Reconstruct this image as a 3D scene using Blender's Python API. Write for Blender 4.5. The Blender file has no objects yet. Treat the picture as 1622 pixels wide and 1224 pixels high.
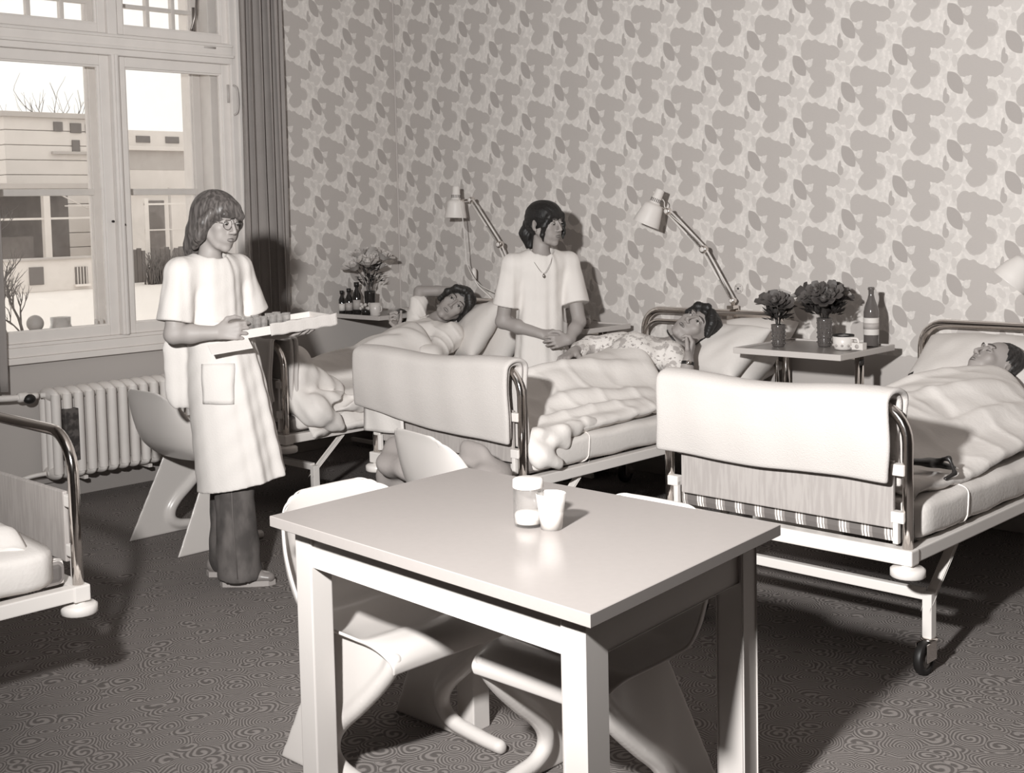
import bpy, bmesh, math, random
import numpy as np
from mathutils import Vector, Matrix
try:
    import openvdb as vdb
except ImportError:
    import pyopenvdb as vdb
random.seed(7)
rng = np.random.default_rng(7)
SC = bpy.context.scene
COL = SC.collection
PI = math.pi

# ------------------------------------------------------------------ camera
cam = bpy.data.cameras.new('camera')
cam.sensor_width = 36.0
cam.sensor_fit = 'HORIZONTAL'
cam.lens = 43.81
cam.shift_x = 0.0264
cam.shift_y = -0.0853
cam.clip_start = 0.05
cam.clip_end = 300
cam_o = bpy.data.objects.new('camera', cam)
COL.objects.link(cam_o)
FW = Vector((-0.70421253, 0.7065193, -0.07010839))
RT = Vector((0.70922168, 0.70460359, -0.02320347))
UP = Vector((-0.03300492, 0.06606256, 0.99726948))
m = Matrix((RT, UP, -FW)).transposed().to_4x4()
m.translation = Vector((6.512, -5.7061, 1.5272))
cam_o.matrix_world = m
SC.camera = cam_o

# ------------------------------------------------------------------ light
SC.view_settings.view_transform = 'Standard'
SC.view_settings.look = 'None'
SC.view_settings.exposure = 0.0
SC.view_settings.gamma = 1.0
SC.view_settings.use_curve_mapping = False

world = bpy.data.worlds.new('sky')
SC.world = world
world.use_nodes = True
wn = world.node_tree.nodes
wn['Background'].inputs[0].default_value = (1.0, 0.96, 0.90, 1)
wn['Background'].inputs[1].default_value = 1.5


def area(name, loc, target, size, power, col=(1, .99, .975)):
    l = bpy.data.lights.new(name, 'AREA')
    l.shape = 'DISK'
    l.size = size
    l.energy = power
    l.color = col
    o = bpy.data.objects.new(name, l)
    COL.objects.link(o)
    o.location = loc
    d = Vector(target) - Vector(loc)
    o.rotation_euler = d.to_track_quat('-Z', 'Y').to_euler()
    return o


# the photographer's reflector lamp, left of and above the camera
pl_ = bpy.data.lights.new('photo_lamp', 'SPOT')
pl_.energy = 1330
pl_.color = (1, .99, .975)
pl_.spot_size = math.radians(132)
pl_.spot_blend = 1.0
pl_.shadow_soft_size = .07
plo = bpy.data.objects.new('photo_lamp', pl_)
COL.objects.link(plo)
plo.location = (5.36, -5.56, 2.02)
plo.rotation_euler = (Vector((3.1, 0, 2.35)) - Vector(plo.location)).to_track_quat('-Z', 'Y').to_euler()
area('ceiling_bounce_fill', (4.6, -4.6, 3.75), (4.2, -3.0, 0.0), 1.8, 7)  # added fill standing in for ambient bounce, no real lamp hangs here


# ------------------------------------------------------------------ materials
def tone(g):
    t = min(1, max(0, (g - .05) / .55))
    return (g, g * (.885 + .06 * t), g * (.835 + .065 * t), 1)


MATS = {}


def mat(name, g=.5, rough=.6, metal=0.0, spec=.5, bump=0, bscale=200, vary=0, vscale=6, trans=0, ior=1.45, coat=0, stretch=None, sheen=0, wrinkle=0, wscale=9):
    if name in MATS:
        return MATS[name]
    m = bpy.data.materials.new(name)
    MATS[name] = m
    m.use_nodes = True
    nt = m.node_tree
    b = nt.nodes['Principled BSDF']
    b.inputs['Base Color'].default_value = tone(g)
    b.inputs['Roughness'].default_value = rough
    b.inputs['Metallic'].default_value = metal
    b.inputs['Specular IOR Level'].default_value = spec
    b.inputs['Transmission Weight'].default_value = trans
    b.inputs['IOR'].default_value = ior
    b.inputs['Coat Weight'].default_value = coat
    b.inputs['Sheen Weight'].default_value = sheen
    tc = nt.nodes.new('ShaderNodeTexCoord')
    src = tc.outputs['Object']
    if stretch:
        mp = nt.nodes.new('ShaderNodeMapping')
        mp.inputs['Scale'].default_value = stretch
        nt.links.new(src, mp.inputs[0])
        src = mp.outputs[0]
    if vary:
        n = nt.nodes.new('ShaderNodeTexNoise')
        n.inputs['Scale'].default_value = vscale
        n.inputs['Detail'].default_value = 5
        nt.links.new(src, n.inputs['Vector'])
        mr = nt.nodes.new('ShaderNodeMix')
        mr.data_type = 'RGBA'
        mr.inputs[6].default_value = tone(g * (1 - vary))
        mr.inputs[7].default_value = tone(min(1, g * (1 + vary)))
        nt.links.new(n.outputs[0], mr.inputs[0])
        nt.links.new(mr.outputs[2], b.inputs['Base Color'])
    if bump:
        n = nt.nodes.new('ShaderNodeTexNoise')
        n.inputs['Scale'].default_value = bscale
        n.inputs['Detail'].default_value = 3
        nt.links.new(src, n.inputs['Vector'])
        bp = nt.nodes.new('ShaderNodeBump')
        bp.inputs['Strength'].default_value = bump
        bp.inputs['Distance'].default_value = .004
        nt.links.new(n.outputs[0], bp.inputs['Height'])
        nt.links.new(bp.outputs[0], b.inputs['Normal'])
    if wrinkle:
        w1 = nt.nodes.new('ShaderNodeTexNoise')
        w1.noise_type = 'RIDGED_MULTIFRACTAL'
        w1.inputs['Scale'].default_value = wscale
        w1.inputs['Detail'].default_value = 2
        w1.inputs['Distortion'].default_value = .6
        mp2 = nt.nodes.new('ShaderNodeMapping')
        mp2.inputs['Scale'].default_value = (1, 1, .55)
        mp2.inputs['Rotation'].default_value = (.3, .2, .4)
        nt.links.new(tc.outputs['Object'], mp2.inputs[0])
        nt.links.new(mp2.outputs[0], w1.inputs['Vector'])
        b2 = nt.nodes.new('ShaderNodeBump')
        b2.inputs['Strength'].default_value = wrinkle
        b2.inputs['Distance'].default_value = .012
        nt.links.new(w1.outputs[0], b2.inputs['Height'])
        if bump:
            nt.links.new(bp.outputs[0], b2.inputs['Normal'])
        nt.links.new(b2.outputs[0], b.inputs['Normal'])
    return m


class NT:
    """tiny helper to write node maths"""
    def __init__(s, nt):
        s.nt = nt

    def val(s, x, sock):
        if hasattr(x, 'node'):
            s.nt.links.new(x, sock)
        else:
            sock.default_value = x

    def m(s, op, a, b=None, c=None):
        n = s.nt.nodes.new('ShaderNodeMath')
        n.operation = op
        s.val(a, n.inputs[0])
        if b is not None:
            s.val(b, n.inputs[1])
        if c is not None:
            s.val(c, n.inputs[2])
        return n.outputs[0]

    def v(s, op, a, b=None):
        n = s.nt.nodes.new('ShaderNodeVectorMath')
        n.operation = op
        s.val(a, n.inputs[0])
        if b is not None:
            s.val(b, n.inputs[1])
        return n.outputs['Value'] if op in ('LENGTH', 'DISTANCE', 'DOT_PRODUCT') else n.outputs[0]

    def xyz(s, x, y, z=0.0):
        n = s.nt.nodes.new('ShaderNodeCombineXYZ')
        s.val(x, n.inputs[0]); s.val(y, n.inputs[1]); s.val(z, n.inputs[2])
        return n.outputs[0]

    def rot(s, v, ang):
        n = s.nt.nodes.new('ShaderNodeVectorRotate')
        n.rotation_type = 'Z_AXIS'
        s.val(v, n.inputs[0])
        n.inputs['Angle'].default_value = ang
        return n.outputs[0]

    def step(s, x, e0, e1):
        n = s.nt.nodes.new('ShaderNodeMapRange')
        n.interpolation_type = 'SMOOTHSTEP'
        s.val(x, n.inputs[0])
        n.inputs[1].default_value = e0
        n.inputs[2].default_value = e1
        return n.outputs[0]

    def mix(s, f, a, b):
        n = s.nt.nodes.new('ShaderNodeMix')
        n.data_type = 'RGBA'
        s.val(f, n.inputs[0]); s.val(a, n.inputs[6]); s.val(b, n.inputs[7])
        return n.outputs[2]

    def noise(s, v, sc, det=2):
        n = s.nt.nodes.new('ShaderNodeTexNoise')
        s.val(v, n.inputs['Vector'])
        n.inputs['Scale'].default_value = sc
        n.inputs['Detail'].default_value = det
        return n


def wallpaper(name, axis, u0, v0, dz=.775):
    m = bpy.data.materials.new(name)
    m.use_nodes = True
    nt = m.node_tree
    b = nt.nodes['Principled BSDF']
    b.inputs['Roughness'].default_value = .75
    b.inputs['Specular IOR Level'].default_value = .25
    w = NT(nt)
    tc = nt.nodes.new('ShaderNodeTexCoord')
    sp = nt.nodes.new('ShaderNodeSeparateXYZ')
    nt.links.new(tc.outputs['Object'], sp.inputs[0])
    U = w.m('DIVIDE', w.m('SUBTRACT', sp.outputs[axis], u0), .27225)
    V = w.m('DIVIDE', w.m('SUBTRACT', sp.outputs[2], v0), .315)

    def frame(cu, cv):
        k = w.m('ROUND', w.m('SUBTRACT', U, cu))
        du = w.m('SUBTRACT', U, k)
        dv = w.m('ADD', V, w.m('MULTIPLY', k, .5))
        dv = w.m('SUBTRACT', dv, w.m('ROUND', w.m('SUBTRACT', dv, cv)))
        p = w.xyz(du, dv)
        n = w.noise(p, 7.0, 3)
        off = w.v('MULTIPLY', w.v('SUBTRACT', n.outputs['Color'], (.5, .5, .5)), (.075, .075, 0))
        return w.v('ADD', p, off), p

    def ell(p, c, r, ang=0.0):
        q = w.v('SUBTRACT', p, (c[0], c[1], 0))
        if ang:
            q = w.rot(q, ang)
        q = w.v('DIVIDE', q, (r[0], r[1], 1))
        q = w.v('MULTIPLY', q, (1, 1, 0))
        return w.v('LENGTH', q)

    def union(l):
        o = l[0]
        for x in l[1:]:
            o = w.m('MINIMUM', o, x)
        return o
    pa, pa0 = frame(.20, -.08)
    big = union([ell(pa, (-.03, .215), (.155, .165)), ell(pa, (.10, .22), (.16, .15)), ell(pa, (.24, .16), (.18, .15)), ell(pa, (.45, .13), (.175, .11), .2), ell(pa, (.20, -.02), (.15, .14)),
                 ell(pa, (.02, -.10), (.12, .055), .75), ell(pa, (.19, -.19), (.19, .13), .3), ell(pa, (.40, -.29), (.10, .10)), ell(pa, (.17, -.42), (.175, .125)), ell(pa, (.24, -.30), (.15, .10))])
    low = union([ell(pa, (.40, -.28), (.13, .13)), ell(pa, (.17, -.43), (.185, .13))])
    ring = w.v('LENGTH', pa0)
    ringd = w.m('ABSOLUTE', w.m('SUBTRACT', ring, .045))
    pl, pl0 = frame(-.28, -.08)
    # pointed leaf: intersection of two discs
    q = w.rot(w.v('SUBTRACT', pl0, (-.21, -.02, 0)), 0.92)
    leaf = w.m('MAXIMUM', w.v('LENGTH', w.v('SUBTRACT', q, (0, .14, 0))), w.v('LENGTH', w.v('SUBTRACT', q, (0, -.14, 0))))
    drop = union([ell(pl0, (-.37, -.24), (.06, .075)), ell(pl0, (-.39, -.17), (.032, .09), .15)])
    pp, pp0 = frame(.70, .05)
    pale = union([ell(pp, (.66, .06), (.11, .09)), ell(pp, (.82, .02), (.09, .12), .4), ell(pp, (.60, -.12), (.1, .05), .8), ell(pp, (.7, .2), (.1, .05), -.4), ell(pp, (.78, -.2), (.05, .09))])
    # bright veins running through the ground
    vor = nt.nodes.new('ShaderNodeTexVoronoi')
    vor.feature = 'DISTANCE_TO_EDGE'
    vor.inputs['Scale'].default_value = 5.0
    nt.links.new(pp, vor.inputs['Vector'])
    vein = w.step(vor.outputs[0], .10, .02)
    ground = w.mix(vein, tone(.64), tone(.70))
    sh = w.noise(pp0, 9.0, 2).outputs[0]
    ground = w.mix(w.step(sh, .45, .62), ground, tone(.60))
    c = w.mix(w.step(pale, 1.04, .94), ground, tone(.56))
    c = w.mix(w.step(low, 1.04, .96), c, tone(.475))
    c = w.mix(w.step(big, 1.035, .965), c, tone(.445))
    c = w.mix(w.step(drop, 1.08, .92), c, tone(.42))
    c = w.mix(w.step(leaf, .262, .25), c, tone(.385))
    c = w.mix(w.step(ringd, .024, .014), c, tone(.60))
    # fine horizontal weave
    wv = nt.nodes.new('ShaderNodeTexNoise')
    wv.inputs['Scale'].default_value = 1.0
    mp = nt.nodes.new('ShaderNodeMapping')
    mp.inputs['Scale'].default_value = (60, 60, 420)
    nt.links.new(tc.outputs['Object'], mp.inputs[0])
    nt.links.new(mp.outputs[0], wv.inputs['Vector'])
    c = w.mix(w.m('MULTIPLY', w.step(wv.outputs[0], .5, .75), .12), c, tone(.3))
    # painted dado below the paper
    dado = w.step(sp.outputs[2], dz, dz + .003)
    c = w.mix(dado, tone(.46), c)
    nt.links.new(c, b.inputs['Base Color'])
    return m


def carpet():
    m = bpy.data.materials.new('scroll_carpet')
    m.use_nodes = True
    nt = m.node_tree
    b = nt.nodes['Principled BSDF']
    b.inputs['Roughness'].default_value = .9
    b.inputs['Specular IOR Level'].default_value = .15
    w = NT(nt)
    tc = nt.nodes.new('ShaderNodeTexCoord')
    P = tc.outputs['Object']
    n = w.noise(P, 9.0, 1)
    Pd = w.v('ADD', P, w.v('MULTIPLY', w.v('SUBTRACT', n.outputs['Color'], (.5, .5, .5)), (.05, .05, 0)))
    vor = nt.nodes.new('ShaderNodeTexVoronoi')
    vor.inputs['Scale'].default_value = 11.0
    nt.links.new(Pd, vor.inputs['Vector'])
    # spiral: distance plus a little of the angle around every cell point
    dv = w.v('SUBTRACT', w.v('MULTIPLY', Pd, (11., 11., 0.)), w.v('MULTIPLY', vor.outputs['Position'], (11., 11., 0.)))
    s2 = nt.nodes.new('ShaderNodeSeparateXYZ')
    nt.links.new(dv, s2.inputs[0])
    ang = w.m('ARCTAN2', s2.outputs[1], s2.outputs[0])
    ph = w.m('ADD', w.m('MULTIPLY', vor.outputs['Distance'], 62.0), ang)
    s = w.m('SINE', ph)
    fine = w.noise(P, 420, 2).outputs[0]
    f = w.m('ADD', w.step(s, -.75, .75), w.m('MULTIPLY', w.m('SUBTRACT', fine, .5), .9))
    c = w.mix(f, tone(.11), tone(.25))
    big = w.noise(P, 1.3, 2).outputs[0]
    c = w.mix(w.m('MULTIPLY', w.step(big, .4, .75), .2), c, tone(.11))
    nt.links.new(c, b.inputs['Base Color'])
    bp = nt.nodes.new('ShaderNodeBump')
    bp.inputs['Strength'].default_value = .5
    bp.inputs['Distance'].default_value = .003
    nt.links.new(f, bp.inputs['Height'])
    nt.links.new(bp.outputs[0], b.inputs['Normal'])
    return m


def stripe_mat(name):
    m = bpy.data.materials.new(name)
    m.use_nodes = True
    nt = m.node_tree
    b = nt.nodes['Principled BSDF']
    b.inputs['Roughness'].default_value = .8
    w = NT(nt)
    tc = nt.nodes.new('ShaderNodeTexCoord')
    sp = nt.nodes.new('ShaderNodeSeparateXYZ')
    nt.links.new(tc.outputs['Object'], sp.inputs[0])
    u = w.m('FRACT', w.m('MULTIPLY', w.m('ADD', sp.outputs[0], 10), 12.5))
    a = w.m('LESS_THAN', w.m('ABSOLUTE', w.m('SUBTRACT', u, .70)), .045)
    c1 = w.m('LESS_THAN', w.m('ABSOLUTE', w.m('SUBTRACT', u, .83)), .025)
    c2 = w.m('LESS_THAN', w.m('ABSOLUTE', w.m('SUBTRACT', u, .57)), .025)
    s = w.m('MINIMUM', w.m('ADD', a, w.m('ADD', c1, c2)), 1.0)
    base = w.mix(w.m('GREATER_THAN', u, .5), tone(.12), tone(.22))
    nt.links.new(w.mix(s, base, tone(.75)), b.inputs['Base Color'])
    return m


def floral_mat():
    m = bpy.data.materials.new('floral_cotton')
    m.use_nodes = True
    nt = m.node_tree
    b = nt.nodes['Principled BSDF']
    b.inputs['Roughness'].default_value = .8
    w = NT(nt)
    tc = nt.nodes.new('ShaderNodeTexCoord')
    n1 = w.noise(tc.outputs['Object'], 26, 3).outputs[0]
    n2 = w.noise(tc.outputs['Object'], 60, 2).outputs[0]
    c = w.mix(w.step(n1, .53, .60), tone(.66), tone(.40))
    c = w.mix(w.step(n2, .60, .66), c, tone(.26))
    nt.links.new(c, b.inputs['Base Color'])
    return m


def plain_tex(name, c0, c1, scale, rough=.6, stretch=(1, 1, 1), lo=.4, hi=.6, bump=0):
    m = bpy.data.materials.new(name)
    m.use_nodes = True
    nt = m.node_tree
    b = nt.nodes['Principled BSDF']
    b.inputs['Roughness'].default_value = rough
    w = NT(nt)
    tc = nt.nodes.new('ShaderNodeTexCoord')
    mp = nt.nodes.new('ShaderNodeMapping')
    mp.inputs['Scale'].default_value = stretch
    nt.links.new(tc.outputs['Object'], mp.inputs[0])
    n = w.noise(mp.outputs[0], scale, 4).outputs[0]
    nt.links.new(w.mix(w.step(n, lo, hi), tone(c0), tone(c1)), b.inputs['Base Color'])
    if bump:
        bp = nt.nodes.new('ShaderNodeBump')
        bp.inputs['Strength'].default_value = bump
        bp.inputs['Distance'].default_value = .004
        nt.links.new(n, bp.inputs['Height'])
        nt.links.new(bp.outputs[0], b.inputs['Normal'])
    return m


def glass_mat(name, tint=.95, rough=0.0, gloss=.12, milky=0.0):
    m = bpy.data.materials.new(name)
    m.use_nodes = True
    nt = m.node_tree
    nt.nodes.remove(nt.nodes['Principled BSDF'])
    out = nt.nodes['Material Output']
    t = nt.nodes.new('ShaderNodeBsdfTransparent')
    t.inputs[0].default_value = (tint, tint, tint, 1)
    g = nt.nodes.new('ShaderNodeBsdfGlossy')
    g.inputs['Roughness'].default_value = rough
    fr = nt.nodes.new('ShaderNodeLayerWeight')
    fr.inputs[0].default_value = gloss
    mx = nt.nodes.new('ShaderNodeMixShader')
    nt.links.new(fr.outputs['Facing'], mx.inputs[0])
    base = t.outputs[0]
    if milky:
        df = nt.nodes.new('ShaderNodeBsdfDiffuse')
        df.inputs[0].default_value = tone(.75)
        m2 = nt.nodes.new('ShaderNodeMixShader')
        m2.inputs[0].default_value = milky
        nt.links.new(base, m2.inputs[1])
        nt.links.new(df.outputs[0], m2.inputs[2])
        base = m2.outputs[0]
    nt.links.new(base, mx.inputs[1])
    nt.links.new(g.outputs[0], mx.inputs[2])
    nt.links.new(mx.outputs[0], out.inputs[0])
    return m


M_paper_b = wallpaper('wallpaper_back', 0, .192, .1909)
M_paper_l = wallpaper('wallpaper_left', 1, -.0768, .0318, .865)
M_carpet = carpet()
M_stripe = stripe_mat('mattress_ticking')
M_floral = floral_mat()
M_paint = mat('white_gloss_paint', .74, .45, vary=.07, vscale=9)
M_wallpaint = mat('plain_wall_paint', .46, .7, vary=.04, vscale=5)
M_ceil = mat('ceiling_paint', .34, .9)
M_room = mat('room_paint', .13, .85)
M_chrome = mat('chrome', .78, .12, 1.0)
M_enamel = mat('white_enamel_metal', .66, .35)
M_plastic = mat('white_plastic_shell', .55, .28, coat=.2)
M_tabletop = mat('laminate_tabletop', .315, .20, vary=.03, vscale=60)
M_tablepaint = mat('table_paint', .54, .35)
M_panel = plain_tex('bed_panel_laminate', .33, .38, 30, .5, (3, 3, .3))
M_sheet = mat('white_linen', .64, .85, bump=.25, bscale=90, wrinkle=.14, wscale=5)
M_duvet = mat('duvet_cotton', .67, .85, bump=.3, bscale=60, wrinkle=.35, wscale=6)
M_throw = mat('woollen_blanket', .51, .95, bump=.5, bscale=260)
M_coat = mat('white_uniform_cotton', .66, .85, bump=.2, bscale=150, wrinkle=.16, wscale=6)
M_night = mat('pale_nightshirt', .70, .85, bump=.2, bscale=120, wrinkle=.55, wscale=11)
M_skin = mat('skin', .30, .55, vary=.05, vscale=14)
M_skin2 = mat('skin_pale', .34, .55, vary=.04, vscale=14)
M_lip = mat('lips', .13, .5)
M_white = mat('eye_white', .62, .3)
M_iris = mat('iris_dark', .02, .2)
M_brow = mat('eyebrow_hair', .07, .8)
M_hair1 = plain_tex('brown_hair', .06, .14, 55, .42, (1.6, 1.6, .22), .35, .65, .5)
M_hair2 = plain_tex('black_hair', .006, .014, 90, .5, (1.6, 1.6, .22), .35, .65, .4)
M_hair3 = plain_tex('dark_hair', .010, .03, 90, .5, (1, 1, .5), .35, .65, .5)
M_denim = plain_tex('denim', .06, .13, 14, .9, (1, 1, .5), .35, .7, .3)
M_leather = mat('brown_leather', .20, .35, vary=.3, vscale=20)
M_sole = mat('pale_sole', .34, .6)
M_dark = mat('black_rubber', .012, .5)
M_wheel = mat('wheel_disc', .16, .3, .6)
M_greycloth = mat('grey_cloth', .27, .9, bump=.3, bscale=80)
M_curtain = mat('curtain_fabric', .30, .9, bump=.3, bscale=120, vary=.1, vscale=10)
M_glass = glass_mat('window_glass')
M_clear = glass_mat('clear_glass', .93, .02, .12, .06)
M_dkglass = mat('dark_bottle_glass', .02, .08, spec=.8)
M_green = mat('bottle_glass', .11, .08, spec=.8)
M_leaf = mat('dark_leaf', .035, .6)
M_flower = mat('pale_petals', .52, .7)
M_flowerd = mat('dark_petals', .09, .6)
M_black = mat('black_paint', .02, .4)
M_label = mat('paper_label', .6, .7)
M_tray = mat('grey_tray_laminate', .25, .3)
M_trayedge = mat('tray_edge', .5, .4)
M_brass = mat('dull_metal', .3, .3, .9)
M_liquid = mat('white_liquid', .82, .4)
M_book = mat('magazine_print', .45, .6, vary=.5, vscale=40)


# ------------------------------------------------------------------ object helpers
def link_mesh(name, me, parent=None, mats=()):
    for mm in mats:
        me.materials.append(mm)
    o = bpy.data.objects.new(name, me)
    COL.objects.link(o)
    if parent is not None:
        o.parent = parent
    return o


def tag(o, label=None, cat=None, group=None, kind=None):
    if label: o['label'] = label
    if cat: o['category'] = cat
    if group: o['group'] = group
    if kind: o['kind'] = kind
    return o


def thing(name, label, cat, loc=(0, 0, 0), rz=0.0, group=None):
    o = bpy.data.objects.new(name, None)
    o.empty_display_size = .1
    COL.objects.link(o)
    o.location = loc
    o.rotation_euler = (0, 0, rz)
    return tag(o, label, cat, group)


def copy_tree(src, loc, rz=0.0, label=None, group=None):
    r = src.copy()
    COL.objects.link(r)
    r.location = loc
    r.rotation_euler = (0, 0, rz)
    if label: r['label'] = label
    if group: r['group'] = group
    for ch in list(src.children):
        c = ch.copy()
        COL.objects.link(c)
        c.parent = r
        for g in list(ch.children):
            d = g.copy()
            COL.objects.link(d)
            d.parent = c
    return r


def wloc(o):
    v = Vector((0, 0, 0))
    while o is not None:
        v = v + o.location
        o = o.parent
    return v


class MB:
    """mesh builder: collects pieces into one mesh"""
    def __init__(s):
        s.v = []
        s.f = []
        s.sm = []

    def add(s, verts, faces, smooth=True):
        k = len(s.v)
        s.v.extend([tuple(map(float, p)) for p in verts])
        s.f.extend([tuple(i + k for i in f) for f in faces])
        s.sm.extend([smooth] * len(faces))
        return s

    def box(s, lo, hi, bev=.004, rz=0.0, c=None):
        bm = bmesh.new()
        bmesh.ops.create_cube(bm, size=1)
        lo = Vector(lo); hi = Vector(hi)
        sz = hi - lo
        for v in bm.verts:
            v.co = Vector((v.co.x * sz.x, v.co.y * sz.y, v.co.z * sz.z))
        b = min(bev, min(sz) * .45)
        if b > 0:
            bmesh.ops.bevel(bm, geom=list(bm.edges), offset=b, segments=2, profile=.6, affect='EDGES')
        ctr = (lo + hi) / 2
        R = Matrix.Rotation(rz, 3, 'Z')
        bm.verts.index_update()
        vs = [R @ v.co + ctr for v in bm.verts]
        fs = [[v.index for v in f.verts] for f in bm.faces]
        bm.free()
        return s.add(vs, fs, False)

    def obox(s, c, ax, ay, az, bev=.003):
        """box from centre and three half-axis vectors"""
        bm = bmesh.new()
        bmesh.ops.create_cube(bm, size=2)
        ax, ay, az, c = Vector(ax), Vector(ay), Vector(az), Vector(c)
        for v in bm.verts:
            v.co = c + ax * v.co.x + ay * v.co.y + az * v.co.z
        b = min(bev, min(ax.length, ay.length, az.length) * .8)
        if b > 0:
            bmesh.ops.bevel(bm, geom=list(bm.edges), offset=b, segments=2, profile=.6, affect='EDGES')
        bm.verts.index_update()
        vs = [v.co.copy() for v in bm.verts]
        fs = [[v.index for v in f.verts] for f in bm.faces]
        bm.free()
        return s.add(vs, fs, False)

    def lathe(s, prof, c=(0, 0, 0), n=28, axis=None, close=False):
        """profile of (r, z) turned round the z axis (or axis vector)"""
        M = Matrix.Identity(3)
        if axis is not None:
            M = Vector((0, 0, 1)).rotation_difference(Vector(axis).normalized()).to_matrix()
        c = Vector(c)
        vs = []
        for r, z in prof:
            for i in range(n):
                a = 2 * PI * i / n
                vs.append(c + M @ Vector((r * math.cos(a), r * math.sin(a), z)))
        fs = []
        for j in range(len(prof) - 1):
            for i in range(n):
                i2 = (i + 1) % n
                fs.append((j * n + i, j * n + i2, (j + 1) * n + i2, (j + 1) * n + i))
        if prof[0][0] > 1e-5 and not close:
            fs.append(tuple(range(n - 1, -1, -1)))
        if prof[-1][0] > 1e-5 and not close:
            k = (len(prof) - 1) * n
            fs.append(tuple(range(k, k + n)))
        if close:
            j = len(prof) - 1
            for i in range(n):
                i2 = (i + 1) % n
                fs.append((j * n + i, j * n + i2, i2, i))
        return s.add(vs, fs)

    def tube(s, pts, r, n=10, caps=True, flat=1.0):
        pts = [Vector(p) for p in pts]
        rs = r if isinstance(r, (list, tuple)) else [r] * len(pts)
        T = []
        for i in range(len(pts)):
            a = pts[max(0, i - 1)]
            b = pts[min(len(pts) - 1, i + 1)]
            T.append((b - a).normalized())
        ref = Vector((0, 0, 1)) if abs(T[0].z) < .9 else Vector((1, 0, 0))
        u = T[0].cross(ref).normalized()
        vs = []
        for i, p in enumerate(pts):
            u = (u - T[i] * u.dot(T[i])).normalized()
            w = T[i].cross(u)
            for k in range(n):
                a = 2 * PI * k / n
                vs.append(p + (u * math.cos(a) + w * math.sin(a) * flat) * rs[i])
        fs = []
        for j in range(len(pts) - 1):
            for i in range(n):
                i2 = (i + 1) % n
                fs.append((j * n + i, j * n + i2, (j + 1) * n + i2, (j + 1) * n + i))
        if caps:
            fs.append(tuple(range(n - 1, -1, -1)))
            k = (len(pts) - 1) * n
            fs.append(tuple(range(k, k + n)))
        return s.add(vs, fs)

    def grid(s, P, closed_u=False):
        """P: array (nu, nv, 3)"""
        nu, nv = P.shape[:2]
        vs = P.reshape(-1, 3)
        fs = []
        for i in range(nu if closed_u else nu - 1):
            i2 = (i + 1) % nu
            for j in range(nv - 1):
                fs.append((i * nv + j, i2 * nv + j, i2 * nv + j + 1, i * nv + j + 1))
        return s.add(vs, fs)

    def prism(s, poly, a, b, axis=0, smooth=False):
        """extrude a 2-D polygon between a and b along an axis (0: poly=(y,z), 1: (x,z), 2: (x,y))"""
        def mk(p, t):
            return [(t, p[0], p[1]), (p[0], t, p[1]), (p[0], p[1], t)][axis]
        n = len(poly)
        vs = [mk(p, a) for p in poly] + [mk(p, b) for p in poly]
        fs = [tuple(range(n - 1, -1, -1)), tuple(range(n, 2 * n))]
        fs += [(i, (i + 1) % n, n + (i + 1) % n, n + i) for i in range(n)]
        return s.add(vs, fs, smooth)

    def ball(s, c, r, nu=12, nv=8, rot=None):
        if not isinstance(r, (tuple, list)):
            r = (r, r, r)
        vs = []; fs = []
        M = rot if rot is not None else Matrix.Identity(3)
        c = Vector(c)
        for j in range(1, nv):
            t = PI * j / nv
            for i in range(nu):
                a = 2 * PI * i / nu
                vs.append(c + M @ Vector((r[0] * math.sin(t) * math.cos(a), r[1] * math.sin(t) * math.sin(a), r[2] * math.cos(t))))
        top = len(vs); vs.append(c + M @ Vector((0, 0, r[2])))
        bot = len(vs); vs.append(c + M @ Vector((0, 0, -r[2])))
        for j in range(nv - 2):
            for i in range(nu):
                i2 = (i + 1) % nu
                fs.append((j * nu + i, (j + 1) * nu + i, (j + 1) * nu + i2, j * nu + i2))
        for i in range(nu):
            i2 = (i + 1) % nu
            fs.append((top, i, i2))
            fs.append((bot, (nv - 2) * nu + i2, (nv - 2) * nu + i))
        return s.add(vs, fs)

    def build(s, name, material, parent=None, world=False, fix=True):
        me = bpy.data.meshes.new(name)
        off = wloc(parent) if (world and parent is not None) else Vector((0, 0, 0))
        me.from_pydata([(x - off.x, y - off.y, z - off.z) for x, y, z in s.v], [], s.f)
        if fix:
            bm = bmesh.new()
            bm.from_mesh(me)
            bmesh.ops.recalc_face_normals(bm, faces=bm.faces)
            bm.to_mesh(me)
            bm.free()
        me.polygons.foreach_set('use_smooth', s.sm)
        me.update()
        return link_mesh(name, me, parent, [material])


def smooth_path(pts, n=8):
    """Catmull-Rom through the points"""
    P = [Vector(p) for p in pts]
    out = []
    for i in range(len(P) - 1):
        p0 = P[max(0, i - 1)]; p1 = P[i]; p2 = P[i + 1]; p3 = P[min(len(P) - 1, i + 2)]
        for k in range(n):
            t = k / n
            out.append(.5 * ((2 * p1) + (p2 - p0) * t + (2 * p0 - 5 * p1 + 4 * p2 - p3) * t * t + (3 * p1 - p0 - 3 * p2 + p3) * t ** 3))
    out.append(P[-1])
    return out


def interp(x, xs, ys):
    return np.interp(x, xs, ys)


# ------------------------------------------------------------------ signed-distance modelling
def nrm(v):
    v = np.asarray(v, float)
    return v / np.linalg.norm(v)


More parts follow.
